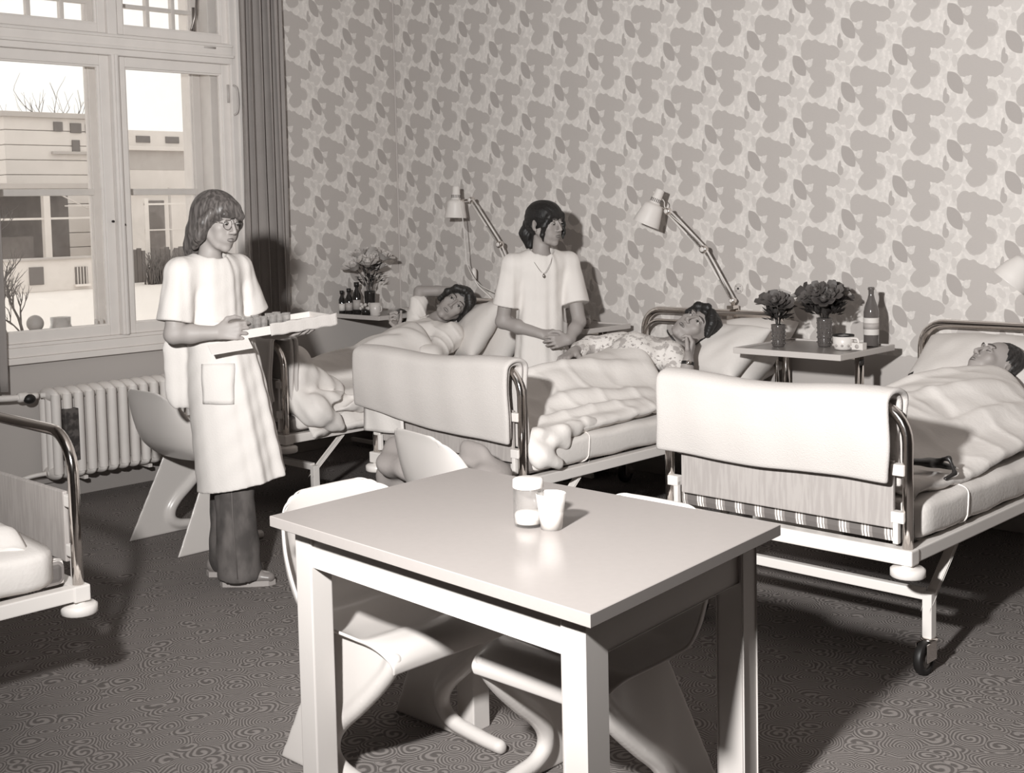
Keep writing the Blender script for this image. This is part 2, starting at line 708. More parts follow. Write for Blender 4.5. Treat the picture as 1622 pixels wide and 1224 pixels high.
class Field:
    def __init__(s, lo, hi, h=.004):
        s.h = h
        s.lo = np.array(lo, float)
        s.n = np.ceil((np.array(hi) - s.lo) / h).astype(int) + 1
        s.D = np.full(s.n, .2, np.float32)

    def blk(s, lo, hi):
        a = np.clip(np.floor((np.array(lo) - s.lo) / s.h).astype(int), 0, s.n - 1)
        b = np.clip(np.ceil((np.array(hi) - s.lo) / s.h).astype(int) + 1, 1, s.n)
        sl = tuple(slice(int(i), int(j)) for i, j in zip(a, b))
        ax = [(s.lo[k] + s.h * np.arange(a[k], b[k])).astype(np.float32) for k in range(3)]
        return sl, ax[0][:, None, None], ax[1][None, :, None], ax[2][None, None, :]

    def comb(s, sl, d, k, op):
        A = s.D[sl]
        d = d.astype(np.float32)
        if op == 'add':
            if k > 0:
                h = np.clip(.5 + .5 * (A - d) / k, 0, 1)
                A[...] = A * (1 - h) + d * h - k * h * (1 - h)
            else:
                np.minimum(A, d, out=A)
        elif op == 'sub':
            if k > 0:
                h = np.clip(.5 - .5 * (A + d) / k, 0, 1)
                A[...] = A * (1 - h) - d * h + k * h * (1 - h)
            else:
                np.maximum(A, -d, out=A)
        elif op == 'int':
            np.maximum(A, d, out=A)
        return s

    def cone(s, a, b, ra, rb, k=.01, op='add', flat=None, wob=None):
        """capsule with two radii; flat=(dir, f): thinner along dir by f<1"""
        a = np.array(a, float); b = np.array(b, float)
        r = max(ra, rb) + k + 3 * s.h + .012
        sl, X, Y, Z = s.blk(np.minimum(a, b) - r, np.maximum(a, b) + r)
        px, py, pz = X - a[0], Y - a[1], Z - a[2]
        ba = b - a
        if flat is not None:
            fd = nrm(flat[0]); f = 1 / flat[1] - 1
            q = (px * fd[0] + py * fd[1] + pz * fd[2]) * f
            px = px + q * fd[0]; py = py + q * fd[1]; pz = pz + q * fd[2]
            ba = ba + fd * (ba @ fd) * f
        L2 = max(1e-9, ba @ ba)
        t = np.clip((px * ba[0] + py * ba[1] + pz * ba[2]) / L2, 0, 1)
        d = np.sqrt((px - ba[0] * t) ** 2 + (py - ba[1] * t) ** 2 + (pz - ba[2] * t) ** 2) - (ra + (rb - ra) * t)
        if flat is not None:
            d = d * flat[1] ** .5
        if wob is not None:
            d = d + wob(X, Y, Z)
        return s.comb(sl, d, k, op)

    def ell(s, c, r, k=.01, op='add', R=None, wob=None):
        c = np.array(c, float)
        r = np.array(r, float)
        e = max(r) + k + 3 * s.h + .012
        sl, X, Y, Z = s.blk(c - e, c + e)
        px, py, pz = X - c[0], Y - c[1], Z - c[2]
        if R is not None:
            R = np.asarray(R, float)
            px, py, pz = [R[i][0] * px + R[i][1] * py + R[i][2] * pz for i in range(3)]
        k0 = np.sqrt((px / r[0]) ** 2 + (py / r[1]) ** 2 + (pz / r[2]) ** 2)
        k1 = np.sqrt((px / r[0] ** 2) ** 2 + (py / r[1] ** 2) ** 2 + (pz / r[2] ** 2) ** 2) + 1e-6
        d = k0 * (k0 - 1) / k1
        if wob is not None:
            d = d + wob(X, Y, Z)
        return s.comb(sl, d, k, op)

    def fn(s, lo, hi, f, k=.0, op='add'):
        sl, X, Y, Z = s.blk(lo, hi)
        d = f(X, Y, Z)
        return s.comb(sl, np.broadcast_to(d, s.D[sl].shape), k, op)

    def chain(s, pts, rs, k=.01, **kw):
        for i in range(len(pts) - 1):
            s.cone(pts[i], pts[i + 1], rs[i], rs[i + 1], k, **kw)
        return s

    def trim(s, p, d, rad, length=.16):
        """cut off what lies beyond p along d, inside a cylinder of this radius"""
        p = np.array(p, float); d = nrm(d)
        e = rad + length + .02
        sl, X, Y, Z = s.blk(p - e, p + e)
        px, py, pz = X - p[0], Y - p[1], Z - p[2]
        t = px * d[0] + py * d[1] + pz * d[2]
        r = np.sqrt(np.maximum(px ** 2 + py ** 2 + pz ** 2 - t ** 2, 0))
        return s.comb(sl, np.maximum(np.maximum(r - rad, -t), t - length), .004, 'sub')

    def build(s, name, material, parent=None, smooth=1):
        h = s.h
        A = s.D
        A[0], A[-1] = h, h
        A[:, 0], A[:, -1] = h, h
        A[:, :, 0], A[:, :, -1] = h, h
        g = vdb.FloatGrid(background=3 * h)
        g.copyFromArray(np.clip(A, -3 * h, 3 * h))
        P, Q = g.convertToQuads(0.0)
        P = P.astype(np.float64) * h + s.lo
        if smooth:
            # light Laplacian relaxing of the quads
            for _ in range(smooth):
                acc = np.zeros_like(P); cnt = np.zeros(len(P))
                for i in range(4):
                    a = Q[:, i]; b = Q[:, (i + 1) % 4]
                    np.add.at(acc, a, P[b]); np.add.at(cnt, a, 1)
                    np.add.at(acc, b, P[a]); np.add.at(cnt, b, 1)
                P = .5 * P + .5 * acc / cnt[:, None]
        a, b, c = P[Q[:, 0]], P[Q[:, 1]], P[Q[:, 2]]
        cen = P.mean(0)
        if np.einsum('ij,ij->i', np.cross(b - a, c - a), a - cen).sum() < 0:
            Q = Q[:, ::-1]
        off = np.array(wloc(parent)) if parent is not None else np.zeros(3)
        P = (P - off).astype(np.float32)
        me = bpy.data.meshes.new(name)
        me.vertices.add(len(P))
        me.vertices.foreach_set('co', P.ravel())
        nq = len(Q)
        me.loops.add(nq * 4)
        me.loops.foreach_set('vertex_index', np.ascontiguousarray(Q).astype(np.int32).ravel())
        me.polygons.add(nq)
        me.polygons.foreach_set('loop_start', np.arange(0, nq * 4, 4, dtype=np.int32))
        me.polygons.foreach_set('use_smooth', np.ones(nq, dtype=bool))
        me.update(calc_edges=True)
        s.D = None
        return link_mesh(name, me, parent, [material])


# ================================================================== THE ROOM
def struct(mb, name, material, parent=None):
    o = mb.build(name, material, parent)
    if parent is None:
        o['kind'] = 'structure'
    return o


RX, FY, CZ = 8.4, -8.2, 3.95      # far side wall, wall behind the camera, ceiling height
struct(MB().box((-.4, FY, -.12), (RX, 0, 0), 0), 'floor', M_carpet)
struct(MB().box((-.4, FY, CZ), (RX, 0, CZ + .1), 0), 'ceiling', M_ceil)
struct(MB().box((-.4, 0, 0), (RX, .15, CZ), 0), 'wall_back', M_paper_b)
struct(MB().box((RX, FY, 0), (RX + .15, .15, CZ), 0), 'wall_right', M_room)
struct(MB().box((-.4, FY - .15, 0), (RX, FY, CZ), 0), 'wall_front', M_room)
# window wall with the opening of the window (y -2.93 .. -1.33, z .77 .. 3.25)
WY0, WY1, WZ0, WZ1 = -2.93, -1.33, .80, 3.3
wl = MB()
for y0, y1, z0, z1 in ((WY1, 0, 0, CZ), (FY, WY0, 0, CZ), (WY0, WY1, 0, WZ0), (WY0, WY1, WZ1, CZ)):
    wl.box((-.42, y0, z0), (0, y1, z1), 0)
struct(wl, 'wall_left', M_paper_l)
bb = MB().box((0, -3.6, 0), (.022, -.55, .10), .004).box((0, -3.6, .10), (.05, -.55, .125), .004)
struct(bb, 'baseboard_left', mat('grey_trim_paint', .36, .5))
struct(MB().box((0, -.016, 0), (RX, 0, .09), .004), 'baseboard_back', mat('grey_trim_paint'))
struct(MB().box((0, -.0105, 0), (.0105, 0, CZ), .003), 'trim_1', mat('corner_strip', .5, .6))

# ---- window: inner and outer sashes, transom light, bars
win = thing('window_1', 'tall white double casement window with glazing bars above the transom', 'window', (0, -2.13, .77))
del win['category']
win['kind'] = 'structure'
MU = -2.118                          # centre of the mullion


def wpart(name, boxes, material=M_paint, parent=win, bev=.005):
    b = MB()
    for lo, hi in boxes:
        b.box(lo, hi, bev)
    return b.build(name, material, parent, world=True)


wpart('casing', [((-.02, -1.345, .77), (.028, -1.235, 3.42)), ((.0, -1.30, .77), (.038, -1.27, 3.42)), ((-.02, -3.03, .77), (.028, -2.915, 3.42)), ((-.02, -3.03, 3.29), (.028, -1.235, 3.42))])
wpart('window_sill', [((-.40, -2.95, .765), (.045, -1.22, .80)), ((-.05, -2.93, .80), (.028, -1.33, .853)), ((-.05, -2.93, .853), (.018, -1.33, .872))])
wpart('transom', [((-.09, -2.93, 2.455), (.03, -1.33, 2.575)), ((-.05, -2.93, 2.49), (.05, -1.33, 2.507)), ((-.05, -2.93, 2.555), (.04, -1.33, 2.57))])
wpart('mullion', [((-.09, MU - .022, .872), (.035, MU + .022, 2.46)), ((-.09, MU - .03, 2.57), (.02, MU + .03, 3.3)), ((-.09, MU - .009, .872), (.05, MU + .009, 2.46))])
wpart('reveal_lining', [((-.42, -1.42, .80), (-.09, -1.33, 3.3)), ((-.42, -2.93, .80), (-.09, -2.90, 3.3)), ((-.42, -2.93, 3.25), (-.09, -1.33, 3.3))])


def sash(y0, y1, z0, z1, x0, x1, st, name, rail=None, inset=.012):
    r = rail or st
    o = wpart(name, [((x0, y0, z0), (x1, y0 + st, z1)), ((x0, y1 - st, z0), (x1, y1, z1)),
                     ((x0, y0 + st - .001, z0), (x1, y1 - st + .001, z0 + r)), ((x0, y0 + st - .001, z1 - r), (x1, y1 - st + .001, z1)),
                     ((x0 + .004, y0 + st - .006, z0 + r - .006), (x1 - inset, y0 + st + .010, z1 - r + .006)),
                     ((x0 + .004, y1 - st - .010, z0 + r - .006), (x1 - inset, y1 - st + .006, z1 - r + .006)),
                     ((x0 + .004, y0 + st, z1 - r - .010), (x1 - inset, y1 - st, z1 - r + .006)), ((x0 + .004, y0 + st, z0 + r - .006), (x1 - inset, y1 - st, z0 + r + .010))])
    xm = (x0 + x1) / 2
    g = MB().box((xm - .0015, y0 + st - .004, z0 + r - .004), (xm + .0015, y1 - st + .004, z1 - r + .004), 0)
    g.build('window_pane', M_glass, o, world=True)
    return o


# inner sashes (lower)
sash(-2.925, MU - .022, .872, 2.455, -.045, -.002, .058, 'inner_sash')
sash(MU + .022, -1.335, .872, 2.455, -.045, -.002, .058, 'inner_sash')
# outer sashes (lower) with one horizontal bar each
for y0, y1 in ((-2.90, -2.11), (-2.11, -1.42)):
    o = sash(y0, y1, .84, 2.52, -.245, -.20, .055, 'outer_sash')
    wpart('glazing_bar', [((-.235, y0 + .05, 1.672), (-.19, y1 - .05, 1.71))], parent=win)
# upper lights
for y0, y1, bars in ((-2.925, MU - .03, (-2.715, -2.52, -2.30)), (MU + .03, -1.335, (-1.925, -1.72))):
    o = sash(y0, y1, 2.58, 3.28, -.045, -.002, .050, 'transom_light')
for y0, y1 in ((-2.90, -2.11), (-2.11, -1.42)):
    o = sash(y0, y1, 2.56, 3.25, -.245, -.20, .05, 'outer_transom_light')
    n = 3
    for k in range(1, n + 1):
        yy = y0 + (y1 - y0) * k / (n + 1)
        wpart('glazing_bar', [((-.235, yy - .012, 2.60), (-.195, yy + .012, 3.21))])
    for zz in (2.78, 3.0):
        wpart('glazing_bar', [((-.233, y0 + .04, zz - .012), (-.197, y1 - .04, zz + .012))])
# fittings
hb = MB()
for z in (2.28, 1.0):
    hb.tube([(.0, -1.352, z - .055), (.0, -1.352, z + .055)], .008)
hb.build('hinge', mat('painted_fittings', .46, .4), win, world=True)
hk = MB().tube(smooth_path([(.03, -1.333, 2.33), (.055, -1.325, 2.31), (.06, -1.322, 2.24), (.055, -1.325, 2.17), (.03, -1.333, 2.15)], 5), .0065, 8)
hk.build('casement_hook', mat('painted_fittings'), win, world=True)
for y in (-2.83, -1.50):
    lt = MB().box((-.002, y - .06, 2.535), (.02, y + .06, 2.556), .003).tube([(.03, y - .03, 2.545), (.03, y + .05, 2.545)], .006)
    lt.build('window_latch', mat('painted_fittings'), win, world=True)
kh = MB().lathe([(.007, 0), (.007, .012), (.004, .014)], (-.002, MU - .04, 1.52), 12, (1, 0, 0)).lathe([(.007, 0), (.007, .012), (.004, .014)], (.03, MU + .012, 1.50), 12, (1, 0, 0))
kh.build('keyhole', M_black, win, world=True)
st = MB().tube(smooth_path([(-.12, -1.52, 2.66), (-.09, -1.50, 2.78), (-.12, -1.47, 2.95), (-.08, -1.49, 3.1)], 6), .008, 8).tube([(-.12, -1.5, 2.62), (-.12, -1.5, 2.8)], .01, 8)
st.build('stay_arm', M_brass, win, world=True)


# ---- curtains: pleated cloth
def curtain(name, x, y0, y1, z0, z1, folds, depth, label, seed):
    r = random.Random(seed)
    nu, nv = folds * 12 + 1, 40
    P = np.zeros((nu, nv, 3))
    phs = [r.uniform(-.5, .5) for _ in range(folds + 2)]
    for i in range(nu):
        u = i / (nu - 1)
        for j in range(nv):
            v = j / (nv - 1)
            ph = u * folds * 2 * PI + .5 * math.sin(v * 3 + phs[int(u * folds)]) + phs[int(u * folds)]
            sp = 1 + .10 * (1 - v)
            yy = (y0 + y1) / 2 + (u - .5) * (y1 - y0) * sp
            P[i, j] = (x + depth * (.5 + .5 * math.sin(ph)) * (.8 + .4 * abs(math.sin(ph * .37))), yy + .010 * math.sin(2 * ph + v * 2), z0 + (z1 - z0) * v)
    t = thing(name, label, 'curtain', (x, (y0 + y1) / 2, z0), group=None)
    o = MB().grid(P).build('curtain_cloth', M_curtain, t, world=True)
    md = o.modifiers.new('thick', 'SOLIDIFY')
    md.thickness = .004
    return t


curtain('curtain', .045, -1.31, -1.01, .62, 3.60, 5, .075, 'long pleated grey curtain hanging between the window and the papered corner', 3)
curtain('curtain', .10, -3.20, -2.895, .64, 3.60, 4, .07, 'grey curtain at the left edge of the window, ending above the radiator pipe', 5)

# ---- radiator
rad = thing('radiator', 'white cast iron column radiator under the window', 'radiator', (.14, -2.1, .13))
RS, RY0 = .0655, -2.655
for k in range(17):
    y = RY0 + k * RS
    f = MB()
    for xx in (.075, .145, .215):
        pts = smooth_path([(xx, y, .175), (xx, y, .21), (xx, y, .40), (xx, y, .575), (xx, y, .605)], 3)
        f.tube(pts, [.026] + [.0255] * (len(pts) - 2) + [.026], 12)
    f.ball((.145, y, .60), (.098, .030, .036), 14, 8)
    f.ball((.145, y, .172), (.098, .030, .036), 14, 8)
    f.build('radiator_section', M_paint, rad, world=True)
mt = MB().box((.215, RY0 + RS * 1 - .036, .245), (.258, RY0 + RS * 1 + .040, .525), .003)
mt.build('meter_plate', plain_tex('worn_dark_plate', .05, .12, 30, .5), rad, world=True)
hubs = MB().tube([(.145, RY0 - .05, .60), (.145, RY0 + 17 * RS, .60)], .014, 10).tube([(.145, RY0 - .03, .172), (.145, RY0 + 17 * RS, .172)], .014, 10)
hubs.build('nipple_tube', M_paint, rad, world=True)
for k in (2, 8, 14):
    MB().box((.002, RY0 + (k + .5) * RS - .012, .12), (.2, RY0 + (k + .5) * RS + .012, .14), .003).build('bracket', M_paint, rad, world=True)
pp = thing('heating_pipe', 'white heating pipe with a black valve knob left of the radiator', 'pipe', (.14, -3.0, .0))
MB().tube(smooth_path([(.13, -3.75, .62), (.13, -3.3, .62), (.13, -3.0, .612), (.14, -2.86, .604), (.145, -2.72, .602)], 6), .017, 12).build('pipe', M_paint, pp, world=True)
MB().lathe([(.022, 0), (.026, .01), (.026, .045), (.02, .055), (.020, .075)], (.145, -2.83, .603), 14, (0, 1, 0)).build('valve_body', M_paint, pp, world=True)
MB().ball((.165, -2.775, .592), (.026, .034, .026), 12, 8).build('valve_knob', M_dark, pp, world=True)
pp2 = MB().tube(smooth_path([(.05, -3.6, .14), (.05, -2.9, .14), (.08, -2.74, .16), (.12, -2.68, .17)], 6), .012, 10)
tag(pp2.build('return_pipe', M_paint), 'thin white return pipe low on the wall below the radiator', 'pipe')

# ---- things on the window sill
bl = thing('globe_ornament', 'pale round globe on a dark wire foot on the window sill', 'ornament', (-.13, -2.585, .80))
MB().ball((0, 0, .165), .047, 18, 12).build('globe', mat('globe_glaze', .5, .5), bl)
MB().lathe([(.05, 0), (.05, .012), (.012, .02), (.010, .12)], (0, 0, 0), 16).build('foot', M_black, bl)
jr = thing('jar', 'large clear preserving jar standing on the window sill beside the globe', 'jar', (-.12, -2.44, .80))
MB().lathe([(.055, 0), (.066, .008), (.068, .12), (.055, .15), (.057, .19), (.054, .19), (.051, .15), (.064, .12), (.062, .012), (.0, .012)], n=24).build('glass_body', glass_mat('grey_glass', .85, .05, .2, .25), jr)
gl = MB()
for k in range(9):
    y = -2.80 + k * .055
    gl.box((-.075, y, .873), (-.05, y + .045, .885 + .012 * ((k * 7) % 3)), .006)
tag(gl.build('sill_clutter', M_black), 'row of small dark odds and ends along the inner edge of the sill', 'clutter', kind='stuff')
pk = MB().ball((-.10, -2.29, .83), (.05, .055, .035), 12, 8).ball((-.08, -2.24, .822), (.035, .045, .026), 12, 8)
tag(pk.build('crumpled_paper', M_sheet), 'crumpled white paper at the right end of the left sill', 'paper')
tr = MB()
for k in range(3):
    tr.box((-.17, -2.42, .80 + k * .012), (-.09, -2.20, .808 + k * .012), .002, rz=.06 * k)
tag(tr.build('magazine', mat('grey_print', .3)), 'small stack of grey papers behind the jar on the sill', 'papers')
cn = thing('candle', 'small pair of candle stubs on the window sill near the mullion', 'candle', (-.10, -2.215, .80))
for dy in (0, .035):
    MB().lathe([(.011, 0), (.011, .16), (.006, .165)], (0, dy - .02, 0), 10).build('wax', M_sheet, cn)

# ---- outside, seen through the panes
GZ = -.85
M_snow = mat('snow', .85, .9, vary=.04, vscale=.4)
M_block = mat('pale_block_render', .74, .9, vary=.08, vscale=1.2)
M_block2 = mat('grey_block_render', .50, .9, vary=.12, vscale=1.2)
M_shed = mat('dark_shed_board', .2, .9, vary=.3, vscale=2)
M_outwin = mat('outside_glass', .16, .3)
M_bark = mat('bark', .12, .9)
struct(MB().box((-90, -30, GZ - .2), (-.42, 70, GZ), 0), 'snowy_ground', M_snow)


def prismat(mb, lo, hi):
    return mb.box(lo, hi, 0)


ba = thing('building', 'pale blockwork building with a flat roof beyond the left window pane', 'building', (-46, 19, GZ))
# courses of blocks as separate bands with recessed joints
z = GZ
k = 0
while z < 5.9:
    MB().box((-50, 17.1, z + .03), (-44, 22.4, min(z + .62, 5.95)), .02).build('block_course', M_block, ba, world=True)
    z += .62
    k += 1
MB().box((-49.9, 17.2, GZ), (-44.1, 22.3, 5.9), 0).build('wall_core', M_block2, ba, world=True)
MB().box((-50.2, 16.9, 5.9), (-43.8, 22.6, 6.12), .02).build('roof_slab', M_block2, ba, world=True)
for y0, y1, z0, z1 in ((19.25, 19.65, 5.35, 5.75), (20.0, 20.5, 5.3, 5.72), (20.7, 21.1, 5.3, 5.70), (20.05, 20.4, 4.5, 5.0)):
    MB().box((-44.02, y0, z0), (-43.93, y1, z1), .01).build('window', M_outwin, ba, world=True)
MB().box((-44.1, 19.1, 4.38), (-43.8, 22.5, 4.5), .01).build('ledge', M_block2, ba, world=True)

bbd = thing('building', 'long low building with a dark roof band beyond the right window pane', 'building', (-47, 25, GZ))
for z0, z1, mm, nm in ((4.8, 5.55, M_block, 'upper_wall'), (3.75, 4.65, M_block2, 'roof_band'), (2.2, 3.75, M_block, 'wall_panel'), (GZ, 2.2, M_block2, 'lower_wall')):
    MB().box((-50, 22.6, z0), (-44.2 - (.3 if z0 > 4.7 else 0), 29, z1), .02).build(nm, mm, bbd, world=True)
MB().box((-50, 22.5, 4.62), (-43.9, 29, 4.8), .02).build('eaves', M_block, bbd, world=True)
for k in range(3):
    MB().box((-44.52, 23.4 + k * 1.5, 5.0), (-44.45, 24.1 + k * 1.5, 5.3), .01).build('window', M_outwin, bbd, world=True)

sd = thing('open_shed', 'dark open shed with a flat roof and pale post beyond the left window pane', 'shed', (-40, 16, GZ))
MB().box((-42, 13.0, 2.75), (-37.6, 18.6, 2.95), .02).build('roof', M_block2, sd, world=True)
MB().box((-42, 13.0, GZ), (-41.7, 18.6, 2.75), .02).build('back_wall', M_shed, sd, world=True)
for y in (13.2, 15.75, 18.3):
    MB().box((-37.95, y - .13, GZ), (-37.7, y + .13, 2.75), .02).build('post', M_block, sd, world=True)
MB().box((-37.9, 13.0, 1.6), (-37.75, 18.6, 1.68), .01).tube([(-37.8, 16, 2.7), (-37.8, 17.4, 2.0)], .03, 6).tube([(-37.8, 17.4, 2.0), (-37.8, 18.3, 2.6)], .03, 6).tube([(-37.8, 16.5, 2.1), (-37.8, 18.3, 2.1)], .03, 6).build('brace', M_block, sd, world=True)
MB().box((-41, 13.3, GZ), (-38.6, 15.6, 1.0), .05).build('stored_boards', M_shed, sd, world=True)

lw = thing('garden_wall', 'low rendered garden wall with a small barred window', 'wall', (-34, 14, GZ))
MB().box((-34.4, 12.2, GZ), (-34, 16.6, .24), .02).build('wall', M_block, lw, world=True)
MB().box((-34.5, 12.1, .22), (-33.9, 16.7, .30), .02).build('coping', M_block2, lw, world=True)
f_ = MB().box((-34.02, 14.85, -.66), (-33.95, 15.3, -.06), .01).build('window', M_outwin, lw, world=True)
for k in range(4):
    MB().box((-33.95, 14.9 + k * .11, -.66), (-33.92, 14.93 + k * .11, -.06), .004).build('bar', M_block, f_, world=True)
MB().box((-33.98, 14.8, -.74), (-33.85, 15.35, -.66), .01).build('sill', M_snow, lw, world=True)
MB().box((-34.02, 13.2, -.6), (-33.95, 13.7, .0), .01).build('door', M_outwin, lw, world=True)

hut = thing('hut', 'small grey hut with a dark doorway behind the fence', 'hut', (-40, 22, GZ))
MB().box((-42, 20.4, GZ), (-40, 24.5, 2.6), .02).build('wall', M_block, hut, world=True)
MB().box((-42.1, 20.3, 2.6), (-39.8, 24.6, 2.75), .02).build('roof', M_snow, hut, world=True)
MB().box((-40.02, 21.2, -.2), (-39.95, 22.0, 2.3), .01).build('doorway', M_shed, hut, world=True)
fc = thing('fence', 'dark board fence in front of the small hut', 'fence', (-36, 19.5, GZ))
for k in range(16):
    MB().box((-36.05, 18.0 + k * .2, GZ), (-36, 18.185 + k * .2, .35 + .05 * (k % 3)), .005).build('board', M_shed, fc, world=True)
hd = MB()
for k in range(260):
    x_, y_ = -34.3 + rng.uniform(-.3, .3), 17.8 + rng.uniform(0, 3.2)
    hd.tube([(x_, y_, GZ), (x_ + rng.uniform(-.1, .1), y_ + rng.uniform(-.15, .15), GZ + .5), (x_ + rng.uniform(-.2, .2), y_ + rng.uniform(-.35, .35), GZ + rng.uniform(.7, 1.2))], [.025, .02, .012], 4)
tag(hd.build('hedge', mat('bare_hedge', .16, .95)), 'low bare hedge at the foot of the board fence', 'hedge', kind='stuff')
fr_ = thing('frame_post', 'white steel frame standing in the snow beyond the right pane', 'post', (-35, 18.5, GZ))
MB().box((-35.05, 18.2, GZ), (-34.95, 18.36, 2.3), .01).build('post', M_block, fr_, world=True)
MB().box((-35.05, 19.25, GZ), (-34.97, 19.32, 2.7), .01).build('post', M_block2, fr_, world=True)
MB().box((-35.04, 18.2, 2.05), (-34.96, 20.6, 2.12), .01).box((-35.04, 18.2, 1.1), (-34.96, 20.6, 1.15), .01).build('rail', M_block, fr_, world=True)


def bare_tree(loc, h, label, seed, r0=.06):
    r = random.Random(seed)
    t = thing('bare_tree', label, 'tree', loc)
    tk = MB(); br = MB()

    def grow(p, d, L, rad, lv, mb):
        q = p
        pts = [p]
        for _ in range(4):
            d = (d + Vector((r.uniform(-.22, .22), r.uniform(-.22, .22), r.uniform(-.05, .18)))).normalized()
            q = q + d * L / 4
            pts.append(q)
        mb.tube(pts, [rad * (1 - .12 * i) for i in range(5)], 5 if lv else 8)
        if lv < 4:
            for _ in range(3 if lv else 5):
                i = r.randint(1, 4)
                dd = (d + Vector((r.uniform(-.9, .9), r.uniform(-.9, .9), r.uniform(-.1, .7)))).normalized()
                grow(pts[i], dd, L * .66, rad * .55, lv + 1, br)
    grow(Vector((0, 0, 0)), Vector((0, 0, 1)), h * .5, r0, 0, tk)
    tk.build('trunk', M_bark, t)
    br.build('branches', M_bark, t)
    return t


bare_tree((-16, 4.35, GZ), 2.9, 'small bare tree close outside the left edge of the window', 4)
bare_tree((-17, 5.1, GZ), 1.5, 'low bare shrub beside the small tree outside', 9, .04)
bare_tree((-56, 24.6, GZ), 10.0, 'tall bare tree rising behind the buildings', 12, .12)
bare_tree((-40, 11.9, GZ), 7.0, 'bare tree left of the pale blockwork building', 15, .10)


# ================================================================== HOSPITAL BEDS
def u_frame(x, y, z0, z1, r, R, n=8):
    """inverted U tube in the x-z plane at y"""
    pts = [(-x, y, z0), (-x, y, (z0 + z1) / 2)]
    for i in range(n + 1):
        a = PI - PI / 2 * i / n
        pts.append((-x + R + R * math.cos(a), y, z1 - R + R * math.sin(a)))
    pts.append((0, y, z1))
    for i in range(n + 1):
        a = PI / 2 - PI / 2 * i / n
        pts.append((x - R + R * math.cos(a), y, z1 - R + R * math.sin(a)))
    pts += [(x, y, (z0 + z1) / 2), (x, y, z0)]
    return pts


BW = .455           # half width at the posts
bed0 = thing('hospital_bed', 'tubular steel hospital bed', 'bed')
MB().tube(u_frame(BW, -1.0, .44, .90, .017, .12), .017, 12).build('footboard_frame', M_chrome, bed0)
MB().box((-BW + .055, -1.008, .505), (BW - .045, -.992, .72), .004).build('foot_panel', M_panel, bed0)
MB().tube(u_frame(BW, 1.0, .44, .955, .02, .11), .020, 12).build('headboard_frame', M_chrome, bed0)
MB().tube(u_frame(BW - .03, .96, .46, .90, .009, .10), .010, 8).build('headboard_inner_tube', M_chrome, bed0)
MB().box((-BW + .06, .992, .50), (BW - .06, 1.008, .80), .004).build('head_panel', M_panel, bed0)
for sx in (-1, 1):
    for z in (.545, .695):
        MB().box((sx * (BW - .025) - .022, -1.022, z - .018), (sx * (BW - .025) + .022, -.988, z + .018), .004).build('panel_clamp', M_enamel, bed0)
    MB().box((sx * (BW - .035) - .006, -1.02, .46), (sx * (BW - .035) + .012, -1.0, .545), .003).build('clamp_strap', M_enamel, bed0)
    MB().box((sx * BW - .022, -1.0, .402), (sx * BW + .022, 1.0, .445), .004).build('side_rail', M_enamel, bed0)
    MB().lathe([(.048, 0), (.054, .005), (.054, .026), (.046, .032), (.02, .034), (.018, .045)], (sx * BW, -1.0, .358), 20).build('corner_bumper', M_enamel, bed0)
for y in (-1.0, 1.0):
    MB().box((-BW - .026, y - .026, .398), (BW + .026, y + .026, .447), .005).build('end_rail', M_enamel, bed0)
for sy in (-1, 1):
    for sx in (-1, 1):
        xx = sx * (BW - .015)
        pts = [(xx, sy * .63, .405), (xx, sy * .80, .255), (xx, sy * .82, .235), (xx, sy * .82, .118)]
        lg = MB()
        lg.obox((xx, sy * .715, .330), (.014, 0, 0), (0, sy * .094, -.080), (0, .017, .020), .003)
        lg.box((xx - .016, sy * .82 - .018, .115), (xx + .016, sy * .82 + .018, .262), .003)
        lo = lg.build('leg', M_enamel, bed0)
        ca = MB().lathe([(.028, 0), (.028, .006), (.020, .010)], (xx, sy * .82, .106), 16)
        ca.box((xx - .021, sy * .82 - .055, .045), (xx - .017, sy * .82 + .012, .106), .002).box((xx + .017, sy * .82 - .055, .045), (xx + .021, sy * .82 + .012, .106), .002)
        cf = ca.build('caster_fork', M_chrome, bed0)
        cf['label'] = 'chrome caster fork'
        MB().lathe([(.034, -.013), (.052, -.013), (.055, -.008), (.055, .008), (.052, .013), (.034, .013)], (xx, sy * .82 - .035, .055), 28, (1, 0, 0), close=True).build('tyre', M_dark, cf)
        MB().lathe([(.0, -.010), (.010, -.016), (.012, -.010), (.028, -.008), (.034, -.012), (.036, 0), (.034, .012), (.028, .008), (.012, .010), (.010, .016), (.0, .010)], (xx, sy * .82 - .035, .055), 24, (1, 0, 0)).build('wheel_hub', M_wheel, cf)
    MB().box((-BW + .03, sy * .82 - .014, .238), (BW - .03, sy * .82 + .014, .272), .004).build('crossbar', M_enamel, bed0)
for k in range(7):
    MB().box((-BW + .02, -.8 + k * .26 - .012, .425), (BW - .02, -.8 + k * .26 + .012, .440), .002).build('spring_slat', M_enamel, bed0)

# mattress: striped ticking with a sheet wrapped round it
mat0 = thing('mattress', 'mattress', 'mattress')
MB().box((-BW + .012, -.972, .448), (BW - .012, .93, .53), .025).build('ticking', M_stripe, mat0)


